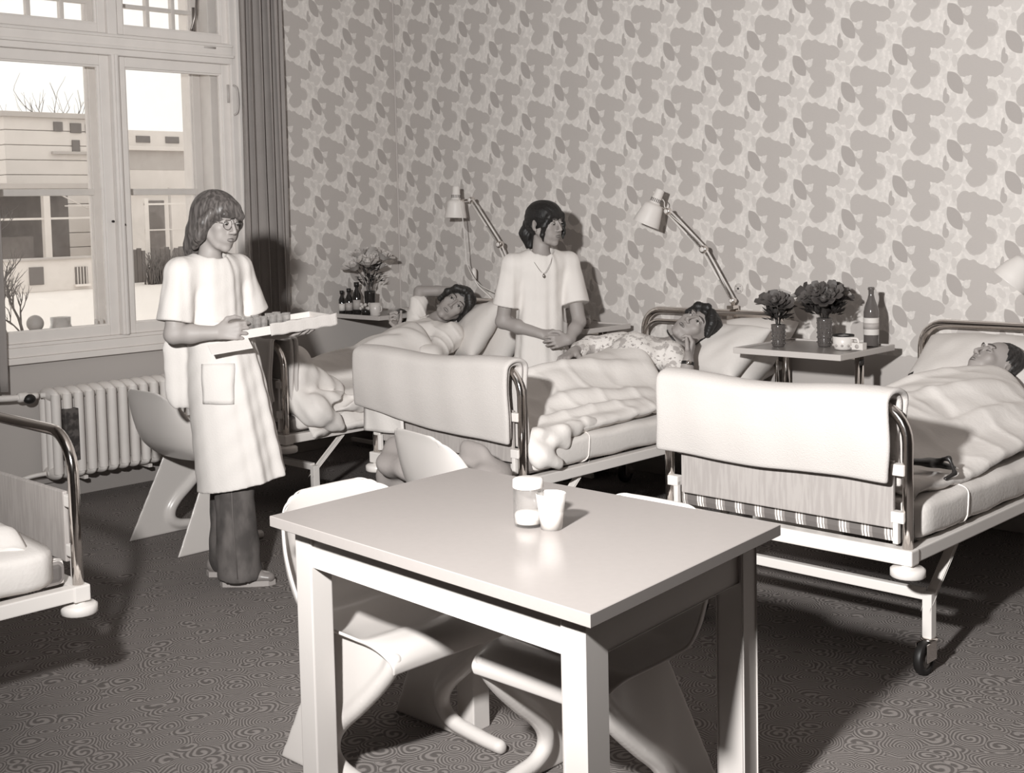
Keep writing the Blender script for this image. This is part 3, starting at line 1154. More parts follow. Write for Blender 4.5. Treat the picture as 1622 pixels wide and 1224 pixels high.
def sheet_mesh():
    nu, nv = 60, 44
    P = np.zeros((nu, nv, 3))
    hw, ht, hz, cz = .468, .945, .068, .512
    for j in range(nv):
        y = -.93 + 1.86 * j / (nv - 1)
        e = 1 - .06 * (max(0, abs(y) - .86) / .07) ** 2
        for i in range(nu):
            a = 2 * PI * i / nu
            ca, sa = math.cos(a), math.sin(a)
            x = hw * e * math.copysign(abs(ca) ** .28, ca)
            z = cz + (hz - .02 * (1 - e)) * math.copysign(abs(sa) ** .35, sa)
            w = .004 * math.sin(y * 38 + 3 * sa) * abs(ca)
            x += math.copysign(w, ca)
            z += .003 * math.sin(y * 22 + x * 17)
            P[i, j] = (x, y, z)
    mb = MB().grid(P, True)
    k = len(mb.v)
    mb.f.append(tuple(i * nv for i in range(nu))); mb.sm.append(False)
    mb.f.append(tuple(i * nv + nv - 1 for i in range(nu - 1, -1, -1))); mb.sm.append(False)
    return mb


sh_ = sheet_mesh().build('sheet', M_sheet, mat0)
for yy in (-.60,):
    P = []
    for k in range(25):
        a = -1.3 + 2.6 * k / 24
        P.append((.471 * (abs(math.cos(a)) ** .28), yy + .02 * math.sin(a * 2), .512 + .071 * math.copysign(abs(math.sin(a)) ** .35, math.sin(a))))
    MB().tube(P, .0035, 6).build('sheet_hem', M_sheet, sh_)

BEDX = dict(one=1.03, two=2.635, three=4.28)
bed0.location = (BEDX['three'], -1.08, 0)
bed0['label'] = 'tubular steel bed at the right, under the sleeping patient covered to the chin'
bed0['group'] = 'hospital beds'
mat0.location = bed0.location
mat0['label'] = 'mattress with striped ticking on the right-hand bed'
mat0['group'] = 'mattresses'
copy_tree(bed0, (BEDX['two'], -1.08, 0), 0, 'tubular steel bed in the middle, under the patient with the wristwatch', 'hospital beds')
copy_tree(mat0, (BEDX['two'], -1.08, 0), 0, 'mattress of the middle bed, its sheet hanging at the foot', 'mattresses')
copy_tree(bed0, (BEDX['one'], -1.08, 0), 0, 'tubular steel bed nearest the window, behind the nurse carrying the tray', 'hospital beds')
copy_tree(mat0, (BEDX['one'], -1.08, 0), 0, 'mattress of the bed nearest the window', 'mattresses')
bl_ = copy_tree(bed0, (2.605, -4.99, 0), PI, 'tubular steel bed at the lower left edge, only its foot end in view', 'hospital beds')
for c_ in bl_.children:        # this bed stands on legs set farther in
    n_ = c_.name.split('.')[0]
    if n_ in ('leg', 'caster_fork', 'crossbar'):
        ys = [v.co.y for v in c_.data.vertices]
        if sum(ys) < 0:
            c_.location.y = .58
copy_tree(mat0, (2.605, -4.99, 0), PI, 'mattress of the bed at the lower left edge', 'mattresses')


# ================================================================== TABLE
TZ = .756
# the old table stands a little out of square
tb = thing('table', 'square white table with a pale laminate top in the foreground', 'table', (4.405, -3.50, 0))
TC = [Vector((3.868, -3.860)), Vector((5.000, -3.924)), Vector((4.914, -3.108)), Vector((3.834, -3.112))]
tcen = Vector((4.405, -3.50))


def inset(i, d):
    p, a, b = TC[i], TC[(i - 1) % 4], TC[(i + 1) % 4]
    return p + ((a - p).normalized() + (b - p).normalized()) * d


top = MB()
tb_o = []
for k_, (z_, d_) in enumerate(((TZ - .028, .0015), (TZ - .0265, 0), (TZ - .0015, 0), (TZ, .0015))):
    for i in range(4):
        p = inset(i, d_) - tcen
        tb_o.append((p.x, p.y, z_))
fs_ = [(3, 2, 1, 0), (12, 13, 14, 15)]
for k_ in range(3):
    for i in range(4):
        fs_.append((4 * k_ + i, 4 * k_ + (i + 1) % 4, 4 * k_ + 4 + (i + 1) % 4, 4 * k_ + 4 + i))
top.add(tb_o, fs_, False).build('tabletop', M_tabletop, tb)
for i in range(4):
    p = inset(i, .082) - tcen
    ex = (TC[(i + 1) % 4] - TC[i]).normalized() * .035
    ey = (TC[(i - 1) % 4] - TC[i]).normalized() * .035
    MB().obox((p.x, p.y, (TZ - .034) / 2), (ex.x, ex.y, 0), (ey.x, ey.y, 0), (0, 0, (TZ - .034) / 2), .004).build('leg', M_tablepaint, tb)
    a = inset(i, .070) - tcen; b = inset((i + 1) % 4, .070) - tcen
    d = (b - a).normalized()
    nn_ = Vector((d.y, -d.x))
    a2, b2 = a + d * .045, b - d * .045
    m2 = (a2 + b2) / 2
    h2 = (b2 - a2) / 2
    MB().obox((m2.x, m2.y, TZ - .0805), (h2.x, h2.y, 0), (nn_.x * .013, nn_.y * .013, 0), (0, 0, .0445), .003).build('apron', M_tablepaint, tb)
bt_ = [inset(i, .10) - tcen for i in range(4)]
MB().prism([(p.x, p.y) for p in bt_], TZ - .036, TZ - .028, axis=2).build('top_batten', mat('painted_gap_shade', .2, .8), tb)  # batten coloured dark to paint the shade between top and apron

jar = thing('jar', 'clear glass jar with a white screw lid on the table', 'jar', (4.452, -3.505, TZ))
MB().lathe([(.030, 0), (.036, .004), (.0375, .02), (.0375, .088), (.033, .098), (.033, .108), (.031, .108), (.031, .098), (.0355, .087), (.0355, .02), (.033, .008), (0, .008)], n=28).build('glass_body', M_clear, jar)
MB().lathe([(.0, .118), (.033, .118), (.0375, .115), (.0385, .098), (.0375, .095), (0, .095)], n=28).build('lid', M_enamel, jar)
MB().lathe([(0, .009), (.0345, .009), (.0345, .030), (.03, .035), (0, .038)], n=24).build('white_contents', M_liquid, jar)
cup = thing('cup', 'translucent white plastic cup half full beside the lidded jar', 'cup', (4.515, -3.492, TZ))
MB().lathe([(.026, 0), (.037, .088), (.0355, .088), (.0248, .003), (0, .003)], n=28).build('cup_wall', glass_mat('milky_plastic', .9, .3, .08, .55), cup)
MB().lathe([(0, .004), (.0252, .004), (.0305, .044), (0, .044)], n=24).build('milk', M_liquid, cup)


# ================================================================== PLASTIC CHAIRS
def make_chair():
    t = thing('plastic_chair', 'chair', 'chair')
    # seat shell: centre line (y, z), half width, forward cup of the sides, droop of the sides
    prof = [(-.262, .745, .150, .018, 0), (-.262, .742, .165, .02, 0), (-.256, .715, .196, .035, 0), (-.248, .66, .222, .06, 0), (-.238, .60, .240, .085, 0), (-.224, .54, .250, .11, 0), (-.200, .485, .252, .12, .0),
            (-.155, .440, .248, .10, .012), (-.09, .420, .238, .06, .022), (0, .412, .226, .02, .018), (.09, .416, .216, .0, .004), (.16, .424, .214, .0, -.012), (.205, .422, .214, 0, -.022), (.235, .406, .212, 0, -.022), (.246, .380, .210, 0, -.01), (.240, .352, .206, 0, 0)]
    ss = np.linspace(0, len(prof) - 1, 46)
    pr = np.array([[interp(x, range(len(prof)), [p[c] for p in prof]) for c in range(5)] for x in ss])
    for c in range(5):
        k = np.array([.25, .5, .25])
        mid = np.convolve(pr[:, c], k, 'same')
        pr[1:-1, c] = mid[1:-1]
    T = np.linspace(-1, 1, 25)
    P = np.zeros((len(ss), len(T), 3))
    for i, (y, z, w, cup_, dr) in enumerate(pr):
        for j, tt in enumerate(T):
            P[i, j] = (w * math.sin(tt * PI / 2 * .92) / math.sin(PI / 2 * .92), y + cup_ * abs(tt) ** 2.4, z + dr * abs(tt) ** 2.6 - (.012 * (1 - tt * tt) if -.15 < y < .12 else 0))
    # round the top corners
    for j, tt in enumerate(T):
        dz = -.045 * abs(tt) ** 4
        for i in range(8):
            P[i, j, 2] += dz * (1 - i / 8)
    o = MB().grid(P).build('seat_shell', M_plastic, t)
    md = o.modifiers.new('thick', 'SOLIDIFY'); md.thickness = .009; md.offset = 0
    md = o.modifiers.new('smooth', 'SUBSURF'); md.levels = 1; md.render_levels = 1
    # side plates, their rim rolled along the inner curve
    curve = smooth_path([(.228, .385, 0), (.205, .345, 0), (.155, .290, 0), (.085, .225, 0), (.015, .165, 0), (-.020, .115, 0), (-.018, .070, 0), (.020, .042, 0), (.075, .032, 0), (.150, .024, 0), (.205, .021, 0)], 6)
    cv = np.array([(p.x, p.y) for p in curve])
    rr = np.interp(np.linspace(0, 1, len(cv)), [0, .2, .5, .75, 1], [.020, .024, .026, .024, .021])
    poly = np.array([(-.245, .0), (-.045, .415), (.20, .415)] + [tuple(c) for c in cv] + [(.215, .0)])
    for sx in (-1, 1):
        f = Field((sx * .205 - .055, -.29, -.01), (sx * .205 + .055, .27, .43), .004)

        def fn(X, Y, Z, sx=sx):
            y = Y[0, :, 0][:, None]; z = Z[0, 0, :][None, :]
            # distance to polygon (2-D)
            n = len(poly); d2 = np.full((y.shape[0], z.shape[1]), 9.0); ins = np.zeros_like(d2, bool)
            for i in range(n):
                a = poly[i]; b = poly[(i + 1) % n]; e = b - a
                wy, wz = y - a[0], z - a[1]
                tt = np.clip((wy * e[0] + wz * e[1]) / max(1e-9, e @ e), 0, 1)
                d2 = np.minimum(d2, (wy - e[0] * tt) ** 2 + (wz - e[1] * tt) ** 2)
                c = ((a[1] > z) != (b[1] > z)) & (y < (b[0] - a[0]) * (z - a[1]) / (b[1] - a[1] + 1e-12) + a[0])
                ins ^= c
            d = np.sqrt(d2); d = np.where(ins, -d, d)
            dc = np.min(np.sqrt((y[..., None] - cv[:, 0]) ** 2 + (z[..., None] - cv[:, 1]) ** 2) - rr, axis=-1)
            # plate leans outward toward the floor
            xc = sx * (.190 + .025 * np.clip(1 - z / .4, 0, 1) + 0 * y)
            th = .0055
            dx = np.abs(X - xc[None]) - th
            dp = np.maximum(d[None], dx)
            # rolled rim, bulging outward
            rim = np.sqrt((X - xc[None] + sx * .004) ** 2 + np.maximum(dc + rr.mean(), 0)[None] ** 2) - .023
            h = np.clip(.5 + .5 * (rim - dp) / .018, 0, 1)
            u = rim * (1 - h) + dp * h - .018 * h * (1 - h)
            return np.maximum(u, -Z + .0005)
        f.fn(f.lo, f.lo + f.n * f.h, fn)
        f.build('leg', M_plastic, t, smooth=8)
    return t


ch0 = make_chair()
ch0.location = (1.395, -2.545, 0)
ch0['label'] = 'white plastic chair with the zigzag base in front of the radiator, beside the nurse'
ch0['group'] = 'plastic chairs'
copy_tree(ch0, (3.90, -3.485, 0), -PI / 2, 'white plastic chair pushed under the left end of the table', 'plastic chairs')
copy_tree(ch0, (4.49, -3.30, 0), PI, 'white plastic chair under the far side of the table, its seat turned to the camera', 'plastic chairs')
copy_tree(ch0, (3.245, -2.50, 0), -.20, 'white plastic chair between the table and the foot of the middle bed', 'plastic chairs')


# ================================================================== BLANKETS, DUVETS, PILLOWS
def throw(name, label, x0, x1, y, ztop, zf, zb, seed, zf_l=None, gap=.030, group='folded blankets over the foot ends'):
    """blanket folded double and hung over a footboard; zf / zb are the lower edges in front and behind"""
    r = random.Random(seed)
    p1, p2, p3 = r.uniform(0, 6), r.uniform(0, 6), r.uniform(0, 6)
    mb = MB()
    for layer, (off, shrink) in enumerate(((gap + .026, 0), (gap + .004, .012))):
        nu, nv = 44, 46
        P = np.zeros((nu, nv, 3))
        for i in range(nu):
            u = i / (nu - 1)
            x = x0 + (x1 - x0) * u
            x += (-1 if u < .5 else 1) * -shrink * abs(2 * u - 1) ** 8
            zfu = zf + ((zf_l - zf) * (1 - u) ** 1.6 if zf_l is not None else 0) + shrink
            # path: front bottom -> top -> back bottom
            L1 = ztop - zfu
            L2 = ztop - zb
            tot = L1 + L2 + PI * off
            for j in range(nv):
                s_ = tot * j / (nv - 1)
                if s_ < L1:
                    q = (y - off - .012 * math.sin(PI * min(1, s_ / L1)), zfu + s_)
                elif s_ < L1 + PI * off:
                    a = PI - (s_ - L1) / off
                    q = (y + off * math.cos(a), ztop + off * math.sin(a) * .62)
                else:
                    q = (y + off, ztop - (s_ - L1 - PI * off))
                wy = .0025 * math.sin(x * 13 + p1 + j * .05) * (1 - j / nv) + .0015 * math.sin(x * 31 + p2 + j * .12)
                wz = .005 * math.sin(x * 9 + p3)
                sag = -.012 * math.exp(-((u - .5) / .3) ** 2) * (1 if s_ > L1 * .6 else 0)
                P[i, j] = (x + .006 * math.sin(j * .35 + p2) * (abs(2 * u - 1) ** 6), q[0] + wy, q[1] + wz + sag)
        o = MB().grid(P)
        mb.add(o.v, o.f)
    o = mb.build(name, M_throw, None, fix=False)
    md = o.modifiers.new('thick', 'SOLIDIFY'); md.thickness = .020; md.offset = 0
    md = o.modifiers.new('soft', 'SUBSURF'); md.levels = 1; md.render_levels = 1
    tag(o, label, 'blanket', group)
    return o


FYW = -2.08
throw('folded_blanket', 'thick white blanket folded over the foot end of the right-hand bed', 3.815, 4.705, FYW, .905, .655, .63, 1)
throw('folded_blanket', 'wide white blanket folded over the foot end of the middle bed', 2.10, 3.075, FYW, .890, .585, .56, 2, zf_l=.66)
throw('folded_blanket', 'white blanket hung over the foot end of the bed behind the tray nurse', .62, 1.49, FYW, .905, .60, .56, 3, gap=.055)
# the corner of a sheet that hangs lower at the left of the middle bed's foot
P = np.zeros((14, 16, 3))
for i in range(14):
    for j in range(16):
        u, v = i / 13, j / 15
        P[i, j] = (2.14 + .27 * u, -2.122 + .004 * math.sin(u * 9 + v * 3), .545 + .22 * v + .012 * u)
o = MB().grid(P).build('hanging_sheet_corner', M_sheet)
md = o.modifiers.new('t', 'SOLIDIFY'); md.thickness = .008
tag(o, 'corner of white sheet hanging below the blanket at the left of the middle bed', 'sheet')


def noise2(seed, n=9, lo=2.0, hi=9.0):
    r = random.Random(seed)
    w = [(r.uniform(lo, hi), r.uniform(0, PI), r.uniform(0, 6.28)) for _ in range(n)]

    def f(x, y):
        s = 0
        for k, a, p in w:
            s = s + np.sin(k * (x * np.cos(a) + y * np.sin(a)) * 2 + p) / k
        return s
    return f


def duvet(name, label, x0, x1, y0, y1, body, seed, zbase=.595, side_drop=(.0, .0), top_fn=None, folds=(), amp=.012, thick=.035, group='duvets', ends=None):
    """a quilt lying over a figure: body = list of (p, q, z_p, z_q, width) bumps; side_drop = how far it hangs at -x / +x"""
    nx, ny = 90, 130
    u = np.linspace(0, 1, nx)[:, None] * np.ones((1, ny))
    v = np.ones((nx, 1)) * np.linspace(0, 1, ny)[None, :]
    X = x0 + (x1 - x0) * u
    ye0 = y0 if ends is None else ends[0](X)
    ye1 = y1 if ends is None else ends[1](X)
    Y = ye0 + (ye1 - ye0) * v
    Zb = np.zeros_like(X)
    for (p, q, zp, zq, w) in body:
        p = np.array(p); q = np.array(q); e = q - p
        t = np.clip(((X - p[0]) * e[0] + (Y - p[1]) * e[1]) / (e @ e), 0, 1)
        d = np.sqrt((X - p[0] - e[0] * t) ** 2 + (Y - p[1] - e[1] * t) ** 2)
        top = zp + (zq - zp) * t - zbase
        Zb = np.maximum(Zb, top / (1 + (d / w) ** 3.2))
    # soften
    for _ in range(6):
        Z2 = Zb.copy()
        Z2[1:-1, 1:-1] = (Zb[1:-1, 1:-1] * 2 + Zb[:-2, 1:-1] + Zb[2:, 1:-1] + Zb[1:-1, :-2] + Zb[1:-1, 2:]) / 6
        Zb = Z2
    nf = noise2(seed)
    nf2 = noise2(seed + 50, 8, 9, 22)
    n1 = nf(X, Y)
    Z = zbase + Zb + amp * n1 * 1.2 + amp * .6 * (1 - np.abs(np.clip(nf2(X * .6, Y * .8) * 4, -1, 1))) ** 2
    for (a, b, w, h) in folds:       # raised creases
        a = np.array(a); b = np.array(b); e = b - a
        t = np.clip(((X - a[0]) * e[0] + (Y - a[1]) * e[1]) / (e @ e), 0, 1)
        d = np.sqrt((X - a[0] - e[0] * t) ** 2 + (Y - a[1] - e[1] * t) ** 2)
        Z += h * np.exp(-(d / w) ** 2) * np.sin(np.clip(t, .02, .98) * PI) ** .5
    # hanging sides
    for side, drop in ((-1, side_drop[0]), (1, side_drop[1])):
        if drop <= 0:
            continue
        lim = .13
        q = np.clip((lim - (u if side < 0 else 1 - u)) / lim, 0, 1)
        Z = Z - drop * np.sin(q * PI / 2) ** 1.3
        X = X - side * 0.5 * q ** 2 * .06 + side * .02 * q * np.sin(Y * 22 + nf(Y, Y) * 3)
    # round off the edges of the quilt
    eu = np.minimum(u, 1 - u); ev = np.minimum(v, 1 - v)
    Z = Z - .02 * np.exp(-eu / .012) * (max(side_drop) <= 0) - .02 * np.exp(-ev / .010)
    P = np.stack([X, Y, Z], -1)
    o = MB().grid(P).build(name, M_duvet, None, fix=False)
    md = o.modifiers.new('thick', 'SOLIDIFY'); md.thickness = thick; md.offset = 0
    tag(o, label, 'duvet', group)
    return o


def pillow(name, label, c, half, normal, updir, group='pillows', seed=0, crease=None, rounding=.5):
    """soft cushion: half sizes (width, height, thickness); normal = facing direction of the flat side"""
    n = Vector(normal).normalized()
    upv = Vector(updir); upv = (upv - n * upv.dot(n)).normalized()
    sd = upv.cross(n)
    nf = noise2(seed, 6, 4, 11)
    nu, nv = 30, 24
    mb = MB()
    A, B = np.meshgrid(np.linspace(-1, 1, nu), np.linspace(-1, 1, nv), indexing='ij')
    prof = np.clip((1 - np.abs(A) ** 2.6), 0, 1) ** rounding * np.clip((1 - np.abs(B) ** 2.6), 0, 1) ** rounding
    wx = A * half[0] * (1 - .05 * (1 - B * B) * np.abs(A))
    wy = B * half[1] * (1 - .07 * (1 - A * A) * np.abs(B))
    for sgn in (1, -1):
        t = sgn * prof * half[2] * (1 + .12 * nf(wx * 3, wy * 3)) + (0 if crease is None else sgn * -crease * np.exp(-((A - .1) / .18) ** 2) * prof)
        P = np.zeros((nu, nv, 3))
        for k in range(3):
            P[..., k] = c[k] + sd[k] * wx + upv[k] * wy + n[k] * t
        mb.grid(P)
    me_o = mb.build(name, M_sheet, None, fix=False)
    bm = bmesh.new(); bm.from_mesh(me_o.data)
    bmesh.ops.remove_doubles(bm, verts=bm.verts, dist=.0004)
    bmesh.ops.recalc_face_normals(bm, faces=bm.faces)
    bm.to_mesh(me_o.data); bm.free()
    for p_ in me_o.data.polygons: p_.use_smooth = True
    md = me_o.modifiers.new('soft', 'SUBSURF'); md.levels = 1; md.render_levels = 1
    tag(me_o, label, 'pillow', group)
    return me_o


# right-hand bed: quilt up to the chin
duvet('duvet', 'white quilt drawn up to the chin of the sleeping patient', 3.86, 4.70, -1.93, -.50,
      [((4.22, -1.82), (4.25, -1.3), .70, .74, .16), ((4.25, -1.3), (4.28, -.95), .74, .76, .20), ((4.28, -.95), (4.30, -.55), .77, .825, .25)], 11,
      zbase=.60, folds=[((4.0, -1.2), (4.3, -.6), .03, .025), ((4.2, -1.3), (4.5, -.65), .03, .02), ((4.45, -1.35), (4.6, -.7), .035, .03), ((3.95, -.9), (4.1, -.55), .03, .02), ((4.1, -1.7), (4.5, -1.5), .05, .02)],
      ends=(lambda X: -1.97 + .0 * X, lambda X: -.50 - .35 * np.clip((X - 4.35) / .35, 0, 1) ** 1.5 - .05 * np.clip((4.05 - X) / .2, 0, 1)))
# middle bed: quilt to the waist
duvet('duvet', 'white quilt over the legs of the patient with the wristwatch', 2.20, 3.08, -1.97, -.80,
      [((2.60, -1.85), (2.58, -1.35), .68, .74, .15), ((2.58, -1.35), (2.60, -.95), .76, .80, .20), ((2.6, -.95), (2.62, -.8), .80, .84, .24)], 12, zbase=.595,
      folds=[((2.5, -1.6), (2.8, -.9), .03, .025), ((2.75, -1.7), (2.95, -1.0), .04, .03), ((2.3, -1.3), (2.4, -.9), .03, .02), ((2.9, -1.9), (3.0, -1.2), .03, .03)],
      ends=(lambda X: -1.99 + 0 * X, lambda X: -.76 - .18 * np.clip((X - 2.60) / .45, 0, 1) - .10 * np.clip((2.5 - X) / .3, 0, 1)))
# window bed: quilt with one corner hanging over the side
duvet('duvet', 'white quilt over the woman with the raised arm, one corner hanging down', .54, 1.56, -1.98, -.78,
      [((.95, -1.85), (.97, -1.35), .69, .72, .17), ((.97, -1.35), (1.0, -1.0), .72, .80, .20), ((1.0, -1.0), (1.02, -.72), .81, .895, .25)], 13, zbase=.60, side_drop=(0.02, .16),
      folds=[((.8, -1.5), (1.2, -.9), .03, .02), ((1.1, -1.7), (1.35, -1.1), .04, .03), ((1.0, -1.0), (1.3, -.85), .03, .02)],
      ends=(lambda X: -1.95 + 0 * X, lambda X: -.80 - .10 * np.clip((X - 1.0) / .4, 0, 1)))
# lower left bed: turned-back quilt
duvet('duvet', 'white quilt folded on the bed at the lower left edge', 2.16, 3.04, -5.5, -4.12, [((2.3, -4.6), (2.9, -4.6), .655, .64, .35)], 17, zbase=.605, side_drop=(0, .06), folds=[((2.4, -4.3), (2.95, -4.45), .05, .02)])
bg = Field((1.22, -2.06, .36), (1.68, -1.40, .96), .006)
wob = lambda X, Y, Z: .006 * np.sin(X * 60 + Z * 35) * np.sin(Y * 50 + Z * 22)
bg.chain([(1.40, -1.98, .60), (1.53, -1.93, .55), (1.54, -1.84, .50)], [.07, .075, .05], .03, wob=wob)
bg.cone((1.53, -1.93, .55), (1.555, -1.80, .455), .06, .028, .03, wob=wob)
bg.cone((1.50, -1.88, .60), (1.52, -1.62, .55), .05, .045, .03, wob=wob)
bg.chain([(1.40, -1.955, .62), (1.41, -1.95, .80)], [.09, .07], .03, wob=wob)
bg.cone((1.41, -1.94, .74), (1.40, -1.72, .62), .07, .06, .04, wob=wob)
bg.cone((1.54, -1.84, .54), (1.53, -1.70, .60), .03, .03, .01, op='sub')
tag(bg.build('bunched_duvet', M_duvet), 'bunched corner of quilt bulging over the side of the window bed at its foot', 'duvet')
bg = Field((2.88, -2.06, .40), (3.26, -1.40, .72), .006)
bg.chain([(3.03, -2.02, .60), (3.10, -1.98, .52), (3.12, -1.90, .485)], [.03, .04, .03], .02, wob=wob)
bg.chain([(3.10, -1.98, .52), (3.08, -1.84, .595), (3.06, -1.66, .605), (3.05, -1.52, .60)], [.035, .036, .03, .02], .02, wob=wob)
bg.chain([(3.06, -1.95, .60), (3.08, -1.82, .56)], [.04, .04], .02, wob=wob)
tag(bg.build('rumpled_cloth', M_duvet), 'rumpled white cloth on the mattress beside the middle bed post', 'cloth')

# pillows: (centre, half sizes, normal, up)
pillow('pillow', 'large pillow behind the sleeping patient on the right-hand bed', (4.27, -.30, .735), (.42, .30, .12), (0, -.55, .83), (0, .83, .55), seed=1)
pillow('pillow', 'bolster pillow under the right-hand bed pillow', (4.30, -.26, .635), (.40, .30, .07), (0, -.2, 1), (0, 1, .2), seed=2)
pillow('pillow', 'large slanting pillow at the right side of the middle bed', (2.80, -.24, .74), (.34, .30, .13), (-.1, -.52, .85), (0, .85, .52), seed=3)
pillow('pillow', 'small plump pillow under the head of the patient with the wristwatch', (2.90, -.42, .790), (.25, .19, .085), (-.15, -.62, .77), (.15, .77, .62), seed=4)
pillow('pillow', 'lower bolster pillow under the middle bed pillows', (2.66, -.24, .64), (.40, .28, .07), (0, -.2, 1), (0, 1, .2), seed=5)
pillow('pillow', 'front pillow behind the head of the woman on the window bed', (1.14, -.46, .80), (.28, .21, .09), (-.35, -.72, .6), (.1, .6, .75), seed=6)
pillow('pillow', 'rear pillow at the right edge of the window bed', (1.20, -.30, .775), (.28, .26, .10), (-.2, -.75, .6), (.1, .6, .75), seed=7)
pillow('pillow', 'lower bolster pillow on the window bed', (1.02, -.28, .65), (.42, .30, .075), (0, -.2, 1), (0, 1, .2), seed=8)
pillow('pillow', 'white pillow lying on the bed at the lower left edge', (2.50, -4.40, .64), (.36, .28, .08), (0, .1, 1), (0, 1, 0), seed=9)

# grey jacket over the chair behind the table
gj = Field((2.46, -2.66, .20), (3.42, -2.20, .68), .006)
wb = lambda X, Y, Z: .006 * np.sin(X * 45 + Z * 20) + .004 * np.sin(Z * 50 + X * 20)
gj.cone((2.72, -2.40, .51), (3.16, -2.36, .51), .10, .10, .03, flat=((0, 0, 1), .62), wob=wb)
gj.cone((2.70, -2.39, .54), (2.64, -2.37, .40), .090, .105, .03, flat=((0, 1, 0), .5), wob=wb)
gj.cone((3.10, -2.36, .57), (3.14, -2.35, .46), .075, .085, .03, flat=((0, 1, 0), .5), wob=wb)
tag(gj.build('grey_jacket', M_greycloth, smooth=2), 'grey jacket lying over the seat of the chair at the foot of the middle bed', 'jacket')


# ================================================================== LAMPS
def lamp(label, clamp, elbow, head, cap, mouth, rm, cordpts, sc=1.0):
    t = thing('reading_lamp', label, 'lamp', clamp, 0, 'jointed reading lamps clamped to the bed heads')
    C_, E_, H_ = Vector(clamp), Vector(elbow), Vector(head)
    cp = MB().box(tuple(C_ + Vector((-.02, -.03, -.055))), tuple(C_ + Vector((.02, .03, -.035))), .003).box(tuple(C_ + Vector((-.02, .022, -.055))), tuple(C_ + Vector((.02, .03, .02))), .003)
    cp.box(tuple(C_ + Vector((-.02, -.03, .0))), tuple(C_ + Vector((.02, .03, .02))), .003).tube([C_ + Vector((0, -.005, -.075)), C_ + Vector((0, -.005, -.035))], .006, 8).tube([C_ + Vector((0, 0, .02)), C_ + Vector((0, 0, .05))], .011, 10)
    cp.build('clamp', M_chrome, t, world=True)
    off = Vector((.013, 0, 0))
    lo = MB(); C1 = C_ + Vector((0, 0, .045))
    side = (E_ - C1).cross(Vector((0, 1, 0))).normalized() * .013
    lo.tube([C1 + side, E_ + side], .0055, 8).tube([C1 - side, E_ - side], .0055, 8)
    lo.build('lower_arm', M_enamel, t, world=True)
    side = (H_ - E_).cross(Vector((0, 1, 0))).normalized() * .013
    up = MB().tube([E_ + side, H_ + side], .0055, 8).tube([E_ - side, H_ - side], .0055, 8)
    up.build('upper_arm', M_enamel, t, world=True)
    for (a, b, f0, f1) in ((C1, E_, .06, .42), (E_, H_, .06, .42)):
        pts = []
        ax = (b - a).normalized(); s1 = ax.cross(Vector((0, 1, 0))).normalized(); s2 = Vector((0, 1, 0))
        n = 110
        for k in range(n):
            f = f0 + (f1 - f0) * k / (n - 1)
            an = k * 2 * PI / 7
            pts.append(a + (b - a) * f + s1 * (.006 * math.cos(an)) + s2 * (.006 * math.sin(an) - .013))
        MB().tube(pts, .0012, 4).build('spring', M_brass, t, world=True)
    for p, r in ((C1, .016), (E_, .022), (H_, .019)):
        MB().lathe([(r * .9, -.016), (r, -.012), (r, .012), (r * .9, .016)], p, 16, (0, 1, 0)).build('joint', M_chrome, t, world=True)
        MB().lathe([(r * .62, 0), (r * .62, .006), (r * .4, .009), (0, .009)], p + Vector((0, -.016, 0)), 14, (0, -1, 0)).build('joint_knob', M_enamel, t, world=True)
    cpv, mv = Vector(cap), Vector(mouth)
    ax = (mv - cpv); L = ax.length
    pr = [(.0, 0), (.021, 0), (.024, .006), (.026, .045), (.028, .050), (.030, .078), (.033, .084), (.046, .088), (.054, .098), (.058, .112), (rm * .84, L * .66), (rm * .96, L * .86), (rm, L - .004), (rm + .002, L), (rm - .002, L), (rm * .93, L * .86), (rm * .80, L * .66), (.054, .113), (.044, .10), (0, .095)]
    sh = MB().lathe(pr, cpv, 32, ax)
    so = sh.build('lamp_shade', M_enamel, t, world=True)
    # cooling slots round the neck
    axn = ax.normalized()
    q = Vector((0, 0, 1)).rotation_difference(axn).to_matrix()
    sl = MB()
    for k in range(18):
        a = 2 * PI * k / 18
        d = q @ Vector((math.cos(a), math.sin(a), 0))
        tt = q @ Vector((-math.sin(a), math.cos(a), 0))
        sl.obox(cpv + axn * .064 + d * .0292, d * .001, tt * .0022, axn * .010, 0)
    slo = sl.build('cooling_slots', mat('slot_grey', .10, .7), so, world=True)
    slo['kind'] = 'stuff'
    MB().ball(cpv + axn * (L * .72), .028, 12, 8).build('bulb', M_enamel, so, world=True)
    MB().tube([H_, H_ + (cpv + axn * .09 - H_) * .55, cpv + axn * .09], .007, 8).build('shade_bracket', M_chrome, t, world=True)
    MB().tube(smooth_path(cordpts, 8), .0028, 6).build('cord', M_enamel, t, world=True)
    return t


